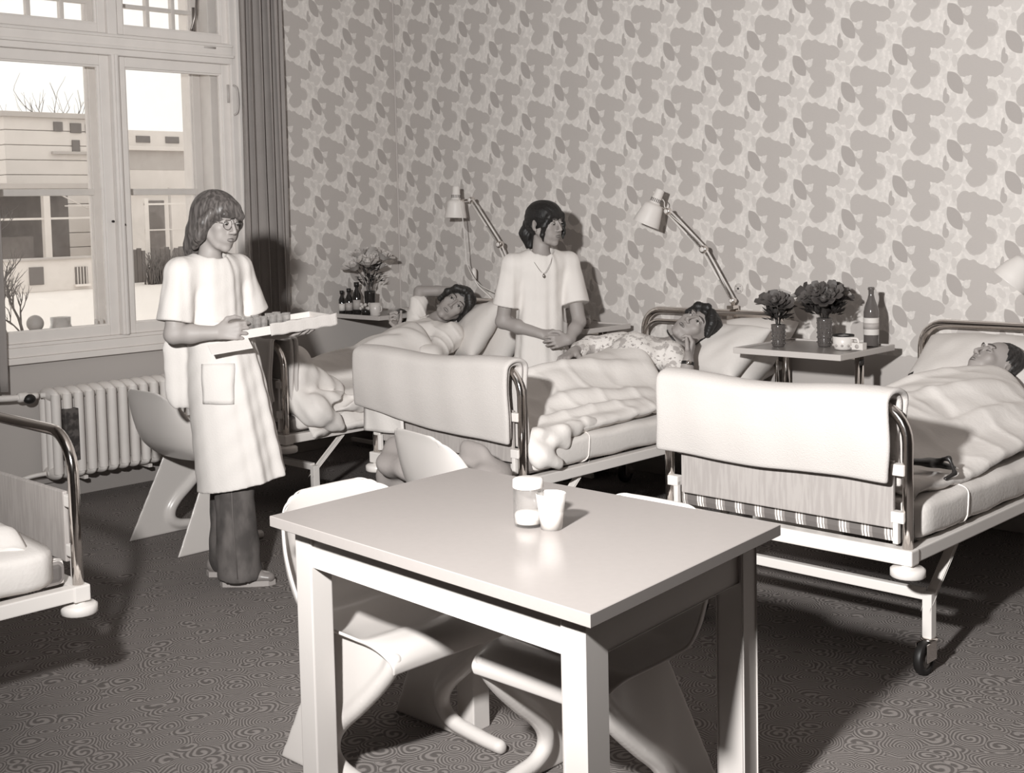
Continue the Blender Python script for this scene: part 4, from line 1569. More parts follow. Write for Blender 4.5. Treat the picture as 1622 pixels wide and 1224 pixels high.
lamp('white jointed lamp over the middle bed, its shade tilted down left', (2.77, -.08, .978), (2.637, -.15, 1.298), (2.44, -.20, 1.505), (2.400, -.21, 1.625), (2.335, -.26, 1.435), .074,
     [(2.38, -.22, 1.60), (2.40, -.18, 1.56), (2.42, -.17, 1.50), (2.63, -.13, 1.30), (2.75, -.06, 1.0), (2.72, -.04, .90)])
lamp('white jointed lamp over the window bed with its shade pointing straight down', (1.20, -.08, .978), (1.145, -.18, 1.322), (.925, -.20, 1.602), (.800, -.21, 1.69), (.797, -.22, 1.49), .070,
     [(.84, -.23, 1.62), (.87, -.23, 1.50), (.88, -.22, 1.30), (.90, -.22, 1.18), (1.0, -.2, 1.06), (1.20, -.12, .98)])
lamp('white jointed lamp at the right edge of the photograph over the right-hand bed', (4.33, -.08, .978), (4.38, -.14, 1.19), (4.51, -.20, 1.33), (4.44, -.24, 1.325), (4.32, -.30, 1.165), .082,
     [(4.37, -.14, 1.24), (4.33, -.05, 1.1), (4.30, -.02, .95), (4.33, -.03, .80)])

# call button hanging behind the woman's head
cb = thing('call_button', 'white hanging call switch on a cord above the woman on the window bed', 'switch', (.83, -.10, 1.09))
MB().lathe([(.010, 0), (.016, .01), (.017, .06), (.010, .075), (.004, .08)], n=14).build('switch_body', M_enamel, cb)
MB().tube(smooth_path([(0, 0, .005), (.03, .01, -.04), (.10, .03, -.10), (.16, .05, -.16)], 6), .006, 6).build('cord', M_enamel, cb)
sk = thing('wall_socket', 'small round white socket on the wallpaper above the middle bed head', 'socket', (2.755, -.001, 1.082))
MB().lathe([(.027, 0), (.027, .002), (.024, .005), (.0, .005)], n=24, axis=(0, -1, 0)).build('cover', mat('paper_colour_cap', .5, .5), sk)
MB().lathe([(.006, .005), (.006, .007), (0, .007)], n=10, axis=(0, -1, 0)).build('socket_hole', M_black, sk)
for k in range(4):
    a = .8 + k * PI / 2
    MB().lathe([(.0022, .0045), (.0022, .006), (0, .006)], (.018 * math.cos(a), 0, .018 * math.sin(a)), 8, (0, -1, 0)).build('screw', M_black, sk)


# ================================================================== BEDSIDE TABLES
def bedside(label, x0, x1, y0, y1, z, post_x):
    t = thing('bedside_table', label, 'table', ((x0 + x1) / 2, (y0 + y1) / 2, 0), 0, 'bedside tables')
    MB().box((x0, y0, z - .016), (x1, y1, z - .002), .004).build('tray_top', M_tray, t, world=True)
    rim = MB()
    for lo, hi in (((x0 - .006, y0 - .006, z - .022), (x1 + .006, y0 + .004, z + .006)), ((x0 - .006, y1 - .004, z - .022), (x1 + .006, y1 + .006, z + .006)),
                   ((x0 - .006, y0, z - .022), (x0 + .004, y1, z + .006)), ((x1 - .004, y0, z - .022), (x1 + .006, y1, z + .006))):
        rim.box(lo, hi, .003)
    rim.build('rim', M_trayedge, t, world=True)
    MB().box((x0 + .05, (y0 + y1) / 2 - .012, z - .045), (post_x, (y0 + y1) / 2 + .012, z - .018), .003).build('tray_arm', M_chrome, t, world=True)
    for dy in (-.02, .02):
        MB().tube([(post_x, (y0 + y1) / 2 + dy, .05), (post_x, (y0 + y1) / 2 + dy, z - .02)], .011, 10).build('post', M_chrome, t, world=True)
    MB().lathe([(.018, 0), (.022, .006), (.022, .02), (.018, .026)], (post_x, (y0 + y1) / 2, z - .07), 14).build('clamp_knob', M_black, t, world=True)
    MB().box((x0 + .06, y0 + .03, .615), (x1 - .02, y1, .632), .004).build('shelf', M_tray, t, world=True)
    MB().box((x0 + .10, y0 + .08, .12), (x1 - .06, y1, .56), .006).build('cabinet', mat('grey_cabinet', .30, .5), t, world=True)
    for yy in (y0 + .06, y1 - .03):
        MB().box((x0 + .06, yy - .012, .03), (x1 - .02, yy + .012, .055), .003).build('foot', M_enamel, t, world=True)
    return t


bedside('bedside table with flowers and bottle between the middle and right-hand beds', 3.19, 3.74, -.70, -.20, .850, 3.70)
bedside('bedside table with dark bottles and flowers in the corner by the window bed', .03, .47, -.60, -.13, .874, .43)


def vase(name, label, loc, h, r, matl, ribs=True):
    t = thing(name, label, 'vase', loc)
    MB().lathe([(r * .8, 0), (r * .86, .004), (r * .9, h * .3), (r, h * .9), (r * 1.03, h), (r * .93, h), (r * .82, h * .3), (r * .7, .01), (0, .01)], n=24).build('glass_body', matl, t)
    if ribs:
        rb = MB()
        for j in range(5):
            for k in range(14):
                a = 2 * PI * (k + .5 * (j % 2)) / 14
                rb.ball((r * .93 * math.cos(a), r * .93 * math.sin(a), h * (.15 + .17 * j)), r * .13, 6, 4)
        rb.build('cut_pattern', matl, t)['kind'] = 'stuff'
    return t


def bouquet(label, loc, n, spread, h, dark, seed, leaves=60, rose=.028, group=None):
    r = random.Random(seed)
    t = thing('flower_bouquet', label, 'flowers', loc)
    stems = MB(); lv = MB()
    for k in range(n):
        a = 2 * PI * k / n + r.uniform(-.4, .4)
        d = spread * (.35 + .65 * r.random()) * (0.4 if k == 0 else 1)
        p = Vector((d * math.cos(a), d * math.sin(a), h * (.72 + .35 * r.random())))
        stems.tube(smooth_path([(0, 0, -.12), (p.x * .25, p.y * .25, h * .25), tuple(p)], 5), .0022, 5)
        # layered petals round a bud
        f = MB()
        ax = Vector((p.x, p.y, h * .7)).normalized()
        q = Vector((0, 0, 1)).rotation_difference(ax).to_matrix()
        R = rose * r.uniform(.8, 1.15)
        f.ball(p, (R * .45, R * .45, R * .6), 8, 6, q)
        for ring, (cnt, rr_, op) in enumerate(((4, .55, .35), (5, .8, .7), (6, 1.0, 1.15))):
            for i in range(cnt):
                b = 2 * PI * i / cnt + ring * .5
                PP = np.zeros((5, 5, 3))
                for ii in range(5):
                    for jj in range(5):
                        uu = ii / 4; vv = (jj / 4 - .5) * 2
                        rad = R * rr_ * (.35 + uu * op * .9)
                        an = b + vv * .62 * (1 - .5 * uu ** 3)
                        z_ = R * (-.5 + 1.2 * uu - .25 * op * uu * uu)
                        w_ = q @ Vector((rad * math.cos(an), rad * math.sin(an), z_))
                        PP[ii, jj] = p + w_
                f.grid(PP)
        f.build('flower', (M_flowerd if dark else M_flower) if (not dark or k != 2) else M_flower, t)
    for k in range(leaves):
        a = r.uniform(0, 2 * PI); el = r.uniform(.1, 1.3)
        d = spread * r.uniform(.2, 1.1)
        b = Vector((d * .5 * math.cos(a), d * .5 * math.sin(a), h * r.uniform(.15, .75)))
        dr = Vector((math.cos(a) * math.cos(el), math.sin(a) * math.cos(el), math.sin(el)))
        sd_ = dr.cross(Vector((0, 0, 1))).normalized()
        L = r.uniform(.03, .06); W = L * r.uniform(.12, .3)
        up_ = sd_.cross(dr)
        lv.add([b, b + dr * L * .45 + sd_ * W + up_ * .003, b + dr * L, b + dr * L * .45 - sd_ * W + up_ * .003, b + dr * L * .5 - up_ * .004], [(0, 1, 4), (1, 2, 4), (2, 3, 4), (3, 0, 4)])
    stems.build('stems', M_leaf, t)
    lo = lv.build('foliage', M_leaf, t)
    lo['kind'] = 'stuff'
    return t


TT = .850
M_cutglass = mat('cut_glass_dark', .09, .12, spec=.9)
vase('glass_vase', 'cut glass vase with small dark roses at the left of the bedside tray', (3.305, -.50, TT), .105, .034, M_cutglass)
bouquet('small bunch of dark roses in the left vase on the bedside tray', (3.305, -.50, TT + .10), 9, .095, .13, True, 3, 110, .036)
vase('glass_vase', 'tall cut glass vase with a bushy dark bouquet on the bedside tray', (3.485, -.385, TT), .135, .036, M_cutglass)
bouquet('bushy dark bouquet in the tall vase on the bedside tray', (3.485, -.385, TT + .13), 13, .14, .14, True, 8, 420, .038)

bt = thing('bottle', 'clear brown mineral water bottle with a paper label on the bedside tray', 'bottle', (3.665, -.27, TT))
MB().lathe([(.030, 0), (.0345, .005), (.0350, .16), (.031, .185), (.017, .225), (.0125, .245), (.0125, .265), (.0155, .268), (.0155, .277), (.0125, .280), (.0115, .280), (.0, .275)], n=28).build('glass_body', M_green, bt)
MB().lathe([(.0355, .055), (.0358, .056), (.0358, .135), (.0355, .136)], n=28, close=False).build('label', M_label, bt)
MB().lathe([(.0362, .082), (.0362, .112)], n=28).build('label_band', mat('grey_ink', .38, .6), bt)
mg = thing('mug', 'white enamel mug with a dark rim and dotted pattern on the bedside tray', 'mug', (3.625, -.46, TT))
MB().lathe([(.034, 0), (.040, .004), (.047, .025), (.049, .066), (.0475, .066), (.045, .026), (.036, .008), (0, .008)], n=32).build('mug_body', M_enamel, mg)
MB().lathe([(.049, .062), (.0502, .066), (.049, .070), (.047, .068), (.047, .062)], n=32, close=True).build('rim_line', M_black, mg)
MB().tube(smooth_path([(.045, -.010, .055), (.075, -.012, .055), (.082, -.012, .035), (.070, -.012, .018), (.044, -.010, .016)], 6), .005, 8).build('handle', M_enamel, mg)
for a in (-.6, -1.2, -1.8, -2.4, -.1):
    MB().ball((.0465 * math.cos(a), .0465 * math.sin(a), .022), (.006, .006, .006), 8, 6).build('painted_dot', mat('grey_ink'), mg)
bx = thing('matchbox', 'small patterned box beside the enamel mug', 'box', (3.72, -.475, TT + .006))
MB().box((-.035, -.02, 0), (.02, .02, .032), .002).build('box_body', M_enamel, bx)
MB().lathe([(.010, 0), (.010, .001), (.004, .001)], (-.008, -.0205, .016), 14, (0, -1, 0)).build('printed_ring', mat('grey_ink'), bx)
ds = thing('glass_dish', 'shallow glass ashtray on the lower shelf of the bedside table', 'dish', (3.56, -.40, .632))
MB().lathe([(.04, 0), (.055, .004), (.062, .028), (.058, .028), (.050, .010), (0, .008)], n=28).build('dish_body', M_clear, ds)
np_ = MB().box((3.62, -.56, .632), (3.70, -.42, .640), .002).box((3.61, -.55, .640), (3.69, -.43, .647), .002, rz=.2)
tag(np_.build('folded_napkin', M_label), 'folded pale napkin beside the ashtray on the lower shelf', 'napkin')

T1 = .874
for k, (x, y, h, r_) in enumerate(((.055, -.565, .155, .021), (.105, -.545, .17, .024), (.150, -.515, .21, .027))):
    b = thing('bottle', ['slim dark bottle at the left end of the corner bedside table', 'dark medicine bottle second from the left on the corner table', 'tall dark bottle beside the flower vase on the corner table'][k], 'bottle', (x, y, T1), 0, 'dark bottles on the corner bedside table')
    MB().lathe([(r_ * .9, 0), (r_, .004), (r_, h * .62), (r_ * .45, h * .78), (r_ * .42, h * .92), (0, h * .92)], n=18).build('glass_body', M_dkglass, b)
    MB().lathe([(r_ * .62, h * .86), (r_ * .66, h), (0, h)], n=16).build('cap', M_black, b)
    MB().lathe([(r_ * 1.015, h * .15), (r_ * 1.015, h * .45)], n=18).build('label', mat('grey_ink') if k else M_label, b)
vase('glass_vase', 'dark glass vase with pale carnations on the corner table', (.205, -.45, T1), .15, .037, M_dkglass, False)
bouquet('tall loose bunch of pale carnations above the dark bottles', (.200, -.45, T1 + .14), 9, .13, .24, False, 21, 60, .055)
nb = thing('flower_posy', 'small posy of pale blossoms at the foot of the dark vase', 'flowers', (.265, -.54, T1))
MB().lathe([(.022, 0), (.03, .04), (.026, .04), (0, .03)], n=14).build('small_pot', M_dkglass, nb)
for k in range(9):
    MB().ball((.03 * math.cos(k * .7), .03 * math.sin(k * .7), .045 + .012 * (k % 3)), .012, 7, 5).build('blossom', M_flower, nb)
cu = thing('mug', 'plain white china mug on the corner bedside table', 'mug', (.365, -.54, T1))
MB().lathe([(.030, 0), (.034, .004), (.037, .04), (.040, .082), (.0375, .082), (.034, .04), (.030, .008), (0, .008)], n=28).build('mug_body', mat('cream_china', .55, .3), cu)
MB().tube(smooth_path([(.035, 0, .066), (.058, 0, .062), (.060, 0, .035), (.035, 0, .022)], 6), .004, 8).build('handle', mat('cream_china'), cu)
bk = thing('magazine', 'open magazine bent over itself behind the white china mug', 'magazine', (.44, -.38, T1))
P = np.zeros((12, 4, 3))
for i in range(12):
    for j in range(4):
        P[i, j] = (-.06 + .022 * i, -.07 + .05 * j, .004 + .045 * math.sin(i / 11 * PI))
o = MB().grid(P).build('pages', M_book, bk)
md = o.modifiers.new('t', 'SOLIDIFY'); md.thickness = .003
tb_ = thing('jar', 'small pale jar on the lower shelf of the corner bedside table', 'jar', (.20, -.42, .632))
MB().lathe([(.03, 0), (.034, .006), (.034, .07), (.028, .085), (0, .085)], n=20).build('jar_body', mat('grey_ceramic', .34, .4), tb_)
bs = thing('wrapped_packet', 'small wrapped packet on the lower shelf of the corner bedside table', 'packet', (.33, -.42, .632))
MB().box((-.05, -.04, 0), (.05, .04, .075), .02).build('wrapper', M_book, bs)


# ================================================================== PEOPLE
rV = np.array([.70903, .70518, 0.0])      # along the picture, to the right
nV = np.array([.70518, -.70903, 0.0])     # toward the camera
zV = np.array([0, 0, 1.0])


def frame_from(f, u):
    """rows: left, forward, up of a head"""
    u = nrm(u)
    f = np.array(f, float); f = nrm(f - u * (f @ u))
    l = np.cross(u, f)
    return np.array([l, f, u])


def head_sdf(F, c, R, s=1.0, mouth_open=0.0, jaw=1.0, nose=1.0, ears=True, neck_to=None, neck_r=.048, lids=0.0):
    c = np.array(c, float)

    def W(x, y, z):
        return c + s * (R[0] * x + R[1] * y + R[2] * z)
    e = lambda p, r, k=.01, op='add': F.ell(W(*p), np.array(r) * s, k * s, op, R=R)
    e((0, -.014, .032), (.074, .093, .082), .0)
    e((0, .030, -.022), (.058, .062, .080), .02)
    e((0, .036, -.070), (.046 * jaw, .045, .038), .02)
    e((0, .070, -.097), (.020 * jaw, .018, .016), .02)
    for q in (-1, 1):
        e((q * .040, .060, -.012), (.022, .024, .022), .014)       # cheekbone
        e((q * .030, .062, -.045), (.022, .024, .028), .014)
        F.cone(W(q * .050, .0, -.035), W(q * .030, .055, -.088), .020 * s, .014 * s, .012 * s)   # jaw line
        e((q * .0315, .0985, .014), (.0175, .013, .012), .010, 'sub')   # eye socket
        e((q * .0315, .0765, .0125), (.0150, .0145, .0125), .003)      # lid ball
        F.cone(W(q * .016, .093, .031), W(q * .046, .082, .032), .0062 * s, .005 * s, .008 * s)   # brow ridge
        e((q * .0115, .1005, -.0270), (.0075, .010, .0070), .004)  # nostril wing
    F.cone(W(0, .088, .024), W(0, .112 * (1 + .02 * nose), -.020), .0065 * s, .0088 * s, .007 * s)
    e((0, .1115, -.022), (.0088, .0088, .0078), .004)
    e((0, .1065, -.030), (.0045, .008, .004), .004)
    # mouth: soft mound, two lips
    e((0, .080, -.058), (.030, .018, .022), .012)
    for zz, rr in ((-.0525, .0036), (-.0625, .0044)):
        F.cone(W(-.019, .0905, zz - .001), W(0, .0965, zz), .003 * s, rr * s, .004 * s)
        F.cone(W(.019, .0905, zz - .001), W(0, .0965, zz), .003 * s, rr * s, .004 * s)
    F.cone(W(-.021, .094, -.0572), W(.021, .094, -.0572), .0018 * s, .0018 * s, .003 * s, 'sub')
    if mouth_open > 0:
        e((0, .100, -.0575), (.016, .012, .0045 * mouth_open), .003, 'sub')
    if ears:
        for q in (-1, 1):
            Re = np.array([nrm(R[0] * q + R[1] * .35 * -1), nrm(R[1] + R[0] * q * .35), R[2]])
            F.ell(W(q * .079, -.008, .0), np.array([.0065, .018, .031]) * s, .006 * s, R=Re)
            F.ell(W(q * .086, -.004, .004), np.array([.006, .010, .019]) * s, .003 * s, 'sub', R=Re)
            e((q * .078, .004, -.026), (.007, .007, .009), .005)
    if neck_to is not None:
        F.cone(W(0, -.022, -.045), neck_to, neck_r * s, (neck_r + .006) * s, .02)
    return W


def face_parts(body, W, R, s=1.0, closed=0.0, gaze=(0, 0), lips=True, brows=True, brow_m=None):
    for q in (-1, 1):
        ec = np.array(W(q * .0315, .0790, .0125))
        if closed < .9:
            d = nrm(R[1] + R[0] * gaze[0] + R[2] * gaze[1])
            # visible almond of the eye: eyeball cap between the lids
            eb = MB().ball(ec + R[1] * .0050 * s, (.0128 * s, .0118 * s, (.0068 - .003 * closed) * s), 14, 10, Matrix([R[0], R[1], R[2]]).transposed())
            eo = eb.build('eye', M_white, body, world=True)
            MB().ball(ec + R[1] * .0060 * s + d * .0075 * s, (.0072 * s, .0042 * s, (.0070 - .003 * closed) * s), 12, 8, Matrix([R[0], R[1], R[2]]).transposed()).build('iris', M_iris, eo, world=True)
        lid = [np.array(W(q * .0315 + x, .0940 - abs(x / .015) ** 2 * .008 + .0005, .0125 + (.0068 - .004 * closed) * (1 - (x / .0155) ** 2) - .0015)) for x in np.linspace(-.0145, .0145, 9)]
        if closed > .9:
            lid = [np.array(W(q * .0315 + x, .0918 - abs(x / .015) ** 2 * .008, .0085 - .003 * (1 - (x / .0155) ** 2))) for x in np.linspace(-.0145, .0145, 9)]
        MB().tube(lid, .0018 * s, 6).build('eyelashes', M_brow, body, world=True)
        if brows:
            bw = [np.array(W(q * x, y, z)) for x, y, z in ((.014, .0995, .033), (.024, .0965, .0375), (.036, .091, .038), (.047, .083, .034))]
            MB().tube(smooth_path(bw, 4), [.0030 * s] * 12 + [.0015 * s], 6).build('eyebrow', brow_m or M_brow, body, world=True)
    if lips:
        lp = MB()
        for zz, rr in ((-.0525, .0028), (-.0622, .0036)):
            pts = [np.array(W(x, .0990 - (abs(x) / .0195) ** 2 * .0065, zz + (.0012 if zz > -.055 else -.001) * (1 - (x / .0195) ** 2) - (0.003 * (abs(x) / .0195) ** 2 if zz > -.055 else -.003 * (abs(x) / .0195) ** 2))) for x in np.linspace(-.0195, .0195, 11)]
            lp.tube(pts, [rr * s * (1 - .65 * (abs(i - 5) / 5) ** 1.5) for i in range(11)], 8)
        lo = lp.build('lips', M_lip, body, world=True)
        lo['kind'] = 'stuff'


def hand_sdf(F, wrist, a, s_, n, sc=1.0, curls=((.3, .5, .35),) * 4, thumb=(.5, .2), spread=.06, wr=.026):
    """a: wrist->fingers, s_: toward the thumb side, n: the way the palm faces"""
    a = nrm(a); n = np.array(n, float); n = nrm(n - a * (n @ a)); s_ = np.array(s_, float)
    sg = 1 if np.cross(n, a) @ s_ > 0 else -1
    s_ = np.cross(n, a) * sg
    W0 = np.array(wrist, float)
    offs = [.030, .010, -.010, -.029]
    base = [.088, .092, .087, .078]
    lens = [.070, .078, .072, .056]
    F.cone(W0 - a * .02, W0 + a * .018, .024 * sc, .024 * sc, .012, flat=(n, .72))
    for i in range(4):
        b = W0 + a * base[i] * sc + s_ * offs[i] * sc
        F.cone(W0 + s_ * offs[i] * .55 * sc + a * .01, b, .0125 * sc, .0105 * sc, .010 * sc)
        d = nrm(a + s_ * spread * (1.5 - i) * 1.0)
        p = b; ang = 0
        rads = [.0093, .0085, .0077, .0064]
        for k, fr in enumerate((.44, .31, .25)):
            ang += curls[i][k]
            dd = d * math.cos(ang) + n * math.sin(ang)
            q = p + dd * lens[i] * fr * sc
            F.cone(p, q, rads[k] * sc * (.88 if i == 3 else 1), rads[k + 1] * sc * (.88 if i == 3 else 1), .0035 * sc)
            p = q
    # thumb leaves the side of the palm near its base
    b = W0 + a * .022 * sc + s_ * .024 * sc + n * .004
    d1 = nrm(a * .55 + s_ * .75 + n * thumb[1])
    p1 = b + d1 * .040 * sc
    d2 = nrm(a * .85 + s_ * (.45 - thumb[0] * .4) + n * (thumb[1] + thumb[0] * .35))
    p2 = p1 + d2 * .032 * sc
    d3 = nrm(a * .95 + s_ * (.15 - thumb[0] * .5) + n * (thumb[1] + thumb[0] * .6))
    p3 = p2 + d3 * .025 * sc
    F.cone(W0 + a * .005 + s_ * .012, b + d1 * .012, .016 * sc, .0155 * sc, .012)
    F.chain([b, p1, p2, p3], [.0150 * sc, .0112 * sc, .0098 * sc, .0078 * sc], .005 * sc)


def fold_wob(axis_pt, fr, amp, seed, zlo=None, zhi=None):
    r = random.Random(seed)
    ph = [r.uniform(0, 6) for _ in range(4)]

    def f(X, Y, Z):
        th = np.arctan2(Y - axis_pt[1], X - axis_pt[0])
        a = amp
        if zlo is not None:
            a = amp * np.clip((zhi - Z) / (zhi - zlo), 0, 1)
        return a * (np.sin(th * fr + ph[0] + Z * 2.0) * .6 + np.sin(th * (fr * 1.7) + ph[1] - Z * 3) * .3) + .0012 * np.sin(X * 55 + Z * 40 + ph[2]) * np.sin(Y * 48 - Z * 33 + ph[3])
    return f


# ------------------------------------------------------------------ nurse with the tray
def nurse_one():
    B = np.array([2.08, -2.83, 0.0])

    def L(a, n, z):
        return B + rV * a + nV * n + zV * z
    th = math.radians(38)
    fwd = rV * math.cos(th) + nV * math.sin(th)
    rgt = nV * math.cos(th) - rV * math.sin(th)       # her right, nearer the camera
    t = thing('person', 'young woman in a white short-sleeved smock, glasses and flared jeans, carrying a tray', 'person', tuple(B))
    lo = L(0, 0, 0) - np.array([.50, .50, .02]); hi = L(0, 0, 0) + np.array([.50, .55, 1.70])
    F = Field(lo, hi, .0046)
    hc = L(.008, 0.0, 1.505)
    hf = rV * .80 + nV * .60 - zV * .26
    hu = zV + rV * .16 + nV * .06
    R = frame_from(hf, hu)
    nb = L(-.035, .0, 1.335)
    W = head_sdf(F, hc, R, .98, neck_to=nb, neck_r=.043, ears=False)
    # trunk, arms, legs
    sh = L(-.03, 0, 1.305)
    rs, ls = sh + rgt * .150, sh - rgt * .150
    F.cone(rs * .97 + ls * .03, ls * .97 + rs * .03, .045, .045, .03)
    F.cone(L(-.02, 0, 1.25), L(-.01, 0, 1.02), .100, .085, .04, flat=(fwd, .72))
    F.cone(L(-.01, 0, 1.02), L(.02, 0, .86), .085, .120, .04, flat=(fwd, .78))
    re = L(-.150, .165, 1.062); rw = L(.028, .175, 1.066); rh = nrm(L(.115, .165, 1.072) - rw)
    le = L(.120, -.16, 1.06); lw = L(.250, -.075, 1.030); lh = nrm(L(.34, -.03, 1.035) - lw)
    F.chain([rs, (rs + re) / 2, re], [.047, .043, .036], .02)
    F.chain([re, re * .6 + rw * .4, rw], [.037, .038, .026], .015)
    F.chain([ls, (ls + le) / 2, le], [.047, .043, .036], .02)
    F.chain([le, le * .6 + lw * .4, lw], [.037, .037, .026], .015)
    hand_sdf(F, rw, rh, zV * .9 + nV * .3, -nV * .9 - zV * .25, .98, curls=((.45, .55, .35), (.5, .6, .4), (.55, .65, .45), (.6, .7, .5)), thumb=(.6, .15))
    hand_sdf(F, lw, lh, -rV * .2 - nV * .9, zV, .98, curls=((.15, .3, .2),) * 4, thumb=(.4, .1))
    for (kx, ax, nn) in ((.048, .055, .065), (-.012, -.010, -.085)):
        F.chain([L(.03, nn, .86), L(kx, nn, .45), L(ax, nn, .07)], [.085, .055, .036], .02)
        F.cone(L(ax, nn, .05), L(ax + .12, nn, .03), .032, .024, .02)
    body = F.build('body', M_skin2, t, smooth=2)
    face_parts(body, W, R, .98, closed=.45, gaze=(0, -.35))
    # glasses
    g = MB()
    for q in (-1, 1):
        pts = [W(q * .032 + .0235 * math.cos(a), .1035 - .004 * abs(math.cos(a)), .008 + .0205 * math.sin(a)) for a in np.linspace(0, 2 * PI, 25)]
        g.tube(pts, .0010, 6)
        g.tube([W(q * .0555, .100, .014), W(q * .078, .06, .014), W(q * .082, .0, .010)], .0010, 6)
    g.tube([W(-.0095, .1035, .012), W(0, .107, .015), W(.0095, .1035, .012)], .0010, 6)
    g.build('glasses', M_brass, body, world=True)
    # hair: shoulder length, fringe swept over the brow
    HF = Field(hc - .22, hc + .20, .0032)
    def strand(X, Y, Z, R=R, c=hc):
        x = (X - c[0]) * R[0][0] + (Y - c[1]) * R[0][1] + (Z - c[2]) * R[0][2]
        y = (X - c[0]) * R[1][0] + (Y - c[1]) * R[1][1] + (Z - c[2]) * R[1][2]
        z = (X - c[0]) * R[2][0] + (Y - c[1]) * R[2][1] + (Z - c[2]) * R[2][2]
        a = np.arctan2(x, y + .02)
        return .0008 * np.sin(a * 46 + z * 12) + .0008 * np.sin(a * 15 + z * 5)
    e = lambda p, r, k=.02, op='add', w_=strand: HF.ell(W(*p), np.array(r), k, op, R=R, wob=w_)
    e((0, -.020, .046), (.092, .108, .092), 0)
    e((0, -.060, -.020), (.086, .062, .100), .03)
    e((0, .055, .068), (.066, .040, .038), .02)            # fringe body
    HF.cone(W(-.045, .092, .050), W(.045, .090, .043), .014, .018, .015, wob=strand)
    for q in (-1, 1):
        HF.chain([W(q * .078, .045, .045), W(q * .090, .020, .0), W(q * .086, .000, -.055), W(q * .072, -.045, -.105)], [.020, .022, .022, .018], .02, wob=strand)
    HF.chain([W(-.02, -.085, -.05), W(-.02, -.105, -.12), W(-.025, -.125, -.175)], [.055, .042, .018], .02, wob=strand)
    HF.chain([W(.05, -.075, -.05), W(.06, -.085, -.12)], [.04, .02], .02, wob=strand)
    # free the face
    e((0, .085, -.045), (.062, .07, .078), .008, 'sub', None)
    HF.build('hair', M_hair1, body, smooth=1)
    # smock
    S = Field(lo + [0, 0, .38], hi - [0, 0, .28], .0045)
    cx = [(L(-.040, 0, 1.325), .055), ]
    S.cone(rs + zV * .006, ls + zV * .006, .057, .057, .03)
    S.cone(L(-.025, 0, 1.27), L(-.01, .0, 1.03), .128, .120, .05, flat=(fwd, .80), wob=fold_wob(L(0, 0, 0), 7, .004, 1))
    # skirt: elliptical cone with folds deepening to the hem
    zt, zb = 1.10, .425

    def skirt(X, Y, Z):
        u = np.clip((zt - Z) / (zt - zb), 0, 1)
        ca = .0 + .070 * u ** 1.2          # centre drifts forward toward the hem
        px = (X - B[0]) * rV[0] + (Y - B[1]) * rV[1] - ca
        pn = (X - B[0]) * nV[0] + (Y - B[1]) * nV[1]
        ra = .124 + .020 * np.sin(np.clip(u * 2.2, 0, 1) * PI / 2) + .040 * u
        rn = .118 + .03 * np.sin(np.clip(u * 2.2, 0, 1) * PI / 2) + .030 * u
        th_ = np.arctan2(pn / rn, px / ra)
        fr_w = np.clip(np.cos(th_ + .25) * 1.6 + .1, .06, 1)
        fold = u ** .7 * (.013 * np.sin(th_ * 10 + 1.3 + u * .8) * fr_w + .006 * np.sin(th_ * 17 + u) * fr_w) + .0012 * np.sin(Z * 60 + th_ * 7)
        r = np.sqrt((px / ra) ** 2 + (pn / rn) ** 2)
        d = (r - 1) * (ra + rn) / 2 * .9 + fold
        tilt = zb - .035 + (px + .18) * .16
        d = np.maximum(d, tilt - Z)
        d = np.maximum(d, Z - zt)
        inner = -(d + .012)
        return np.where(Z < zb + .12, np.maximum(d, np.where(Z < zb + .10, inner * 1.0, -9)), d)
    S.fn(L(0, 0, 0) - np.array([.36, .36, -.36]), L(0, 0, 0) + np.array([.36, .36, 1.16]), skirt, .03)
    # short wide sleeves
    sle = rs + (re - rs) * .80
    S.chain([rs, sle + fwd * .0], [.060, .072], .03, wob=fold_wob(rs, 6, .004, 3))
    S.trim(sle, re - rs, .085, .09)
    sll = ls + (le - ls) * .78
    S.chain([ls, sll], [.060, .075], .03, wob=fold_wob(ls, 6, .004, 4))
    S.trim(sll, le - ls, .085, .09)
    # neck opening
    S.cone(L(-.03, 0, 1.345), L(-.015, .02, 1.47), .060, .085, .01, 'sub')
    # loose side panel of the smock hanging behind the arm
    S.cone(L(-.175, .045, .995), L(-.168, .03, .80), .050, .060, .02, flat=(nV, .35), wob=fold_wob(L(-.17, 0, 0), 5, .003, 5))
    sm = S.build('smock', M_coat, t, smooth=5)
    pk_ = MB()
    P = np.zeros((10, 10, 3))
    for i in range(10):
        for j in range(10):
            a = -.055 + .145 * i / 9
            z = .775 + .165 * j / 9
            n_ = .158 - .30 * max(0, a - .03) ** 1.3 - .05 * max(0, -a - .0) + .020 * (1 - j / 9)
            P[i, j] = L(a, n_ + .004, z)
    o = MB().grid(P).build('pocket', M_coat, t, world=True)
    md = o.modifiers.new('wrap', 'SHRINKWRAP'); md.target = sm; md.offset = .006; md.wrap_method = 'NEAREST_SURFACEPOINT'; md.wrap_mode = 'ABOVE_SURFACE'
    md = o.modifiers.new('t', 'SOLIDIFY'); md.thickness = .004; md.offset = 0
    # jeans
    J = Field(L(.02, 0, .02) - np.array([.26, .26, 0]), L(.02, 0, .02) + np.array([.26, .26, .50]), .005)
    jw = lambda X, Y, Z: .003 * np.sin(Z * 42 + X * 20) * np.sin(X * 30 + Z * 10)
    J.chain([L(.050, .062, .48), L(.052, .062, .33), L(.060, .062, .06)], [.080, .080, .094], .01, wob=jw)
    J.chain([L(-.010, -.085, .48), L(-.012, -.085, .33), L(-.018, -.085, .075)], [.070, .070, .080], .01, wob=jw)
    J.cone(L(.06, .062, -.10), L(.06, .062, -.045), .13, .115, 0, 'sub')
    J.build('jeans', M_denim, t, smooth=2)
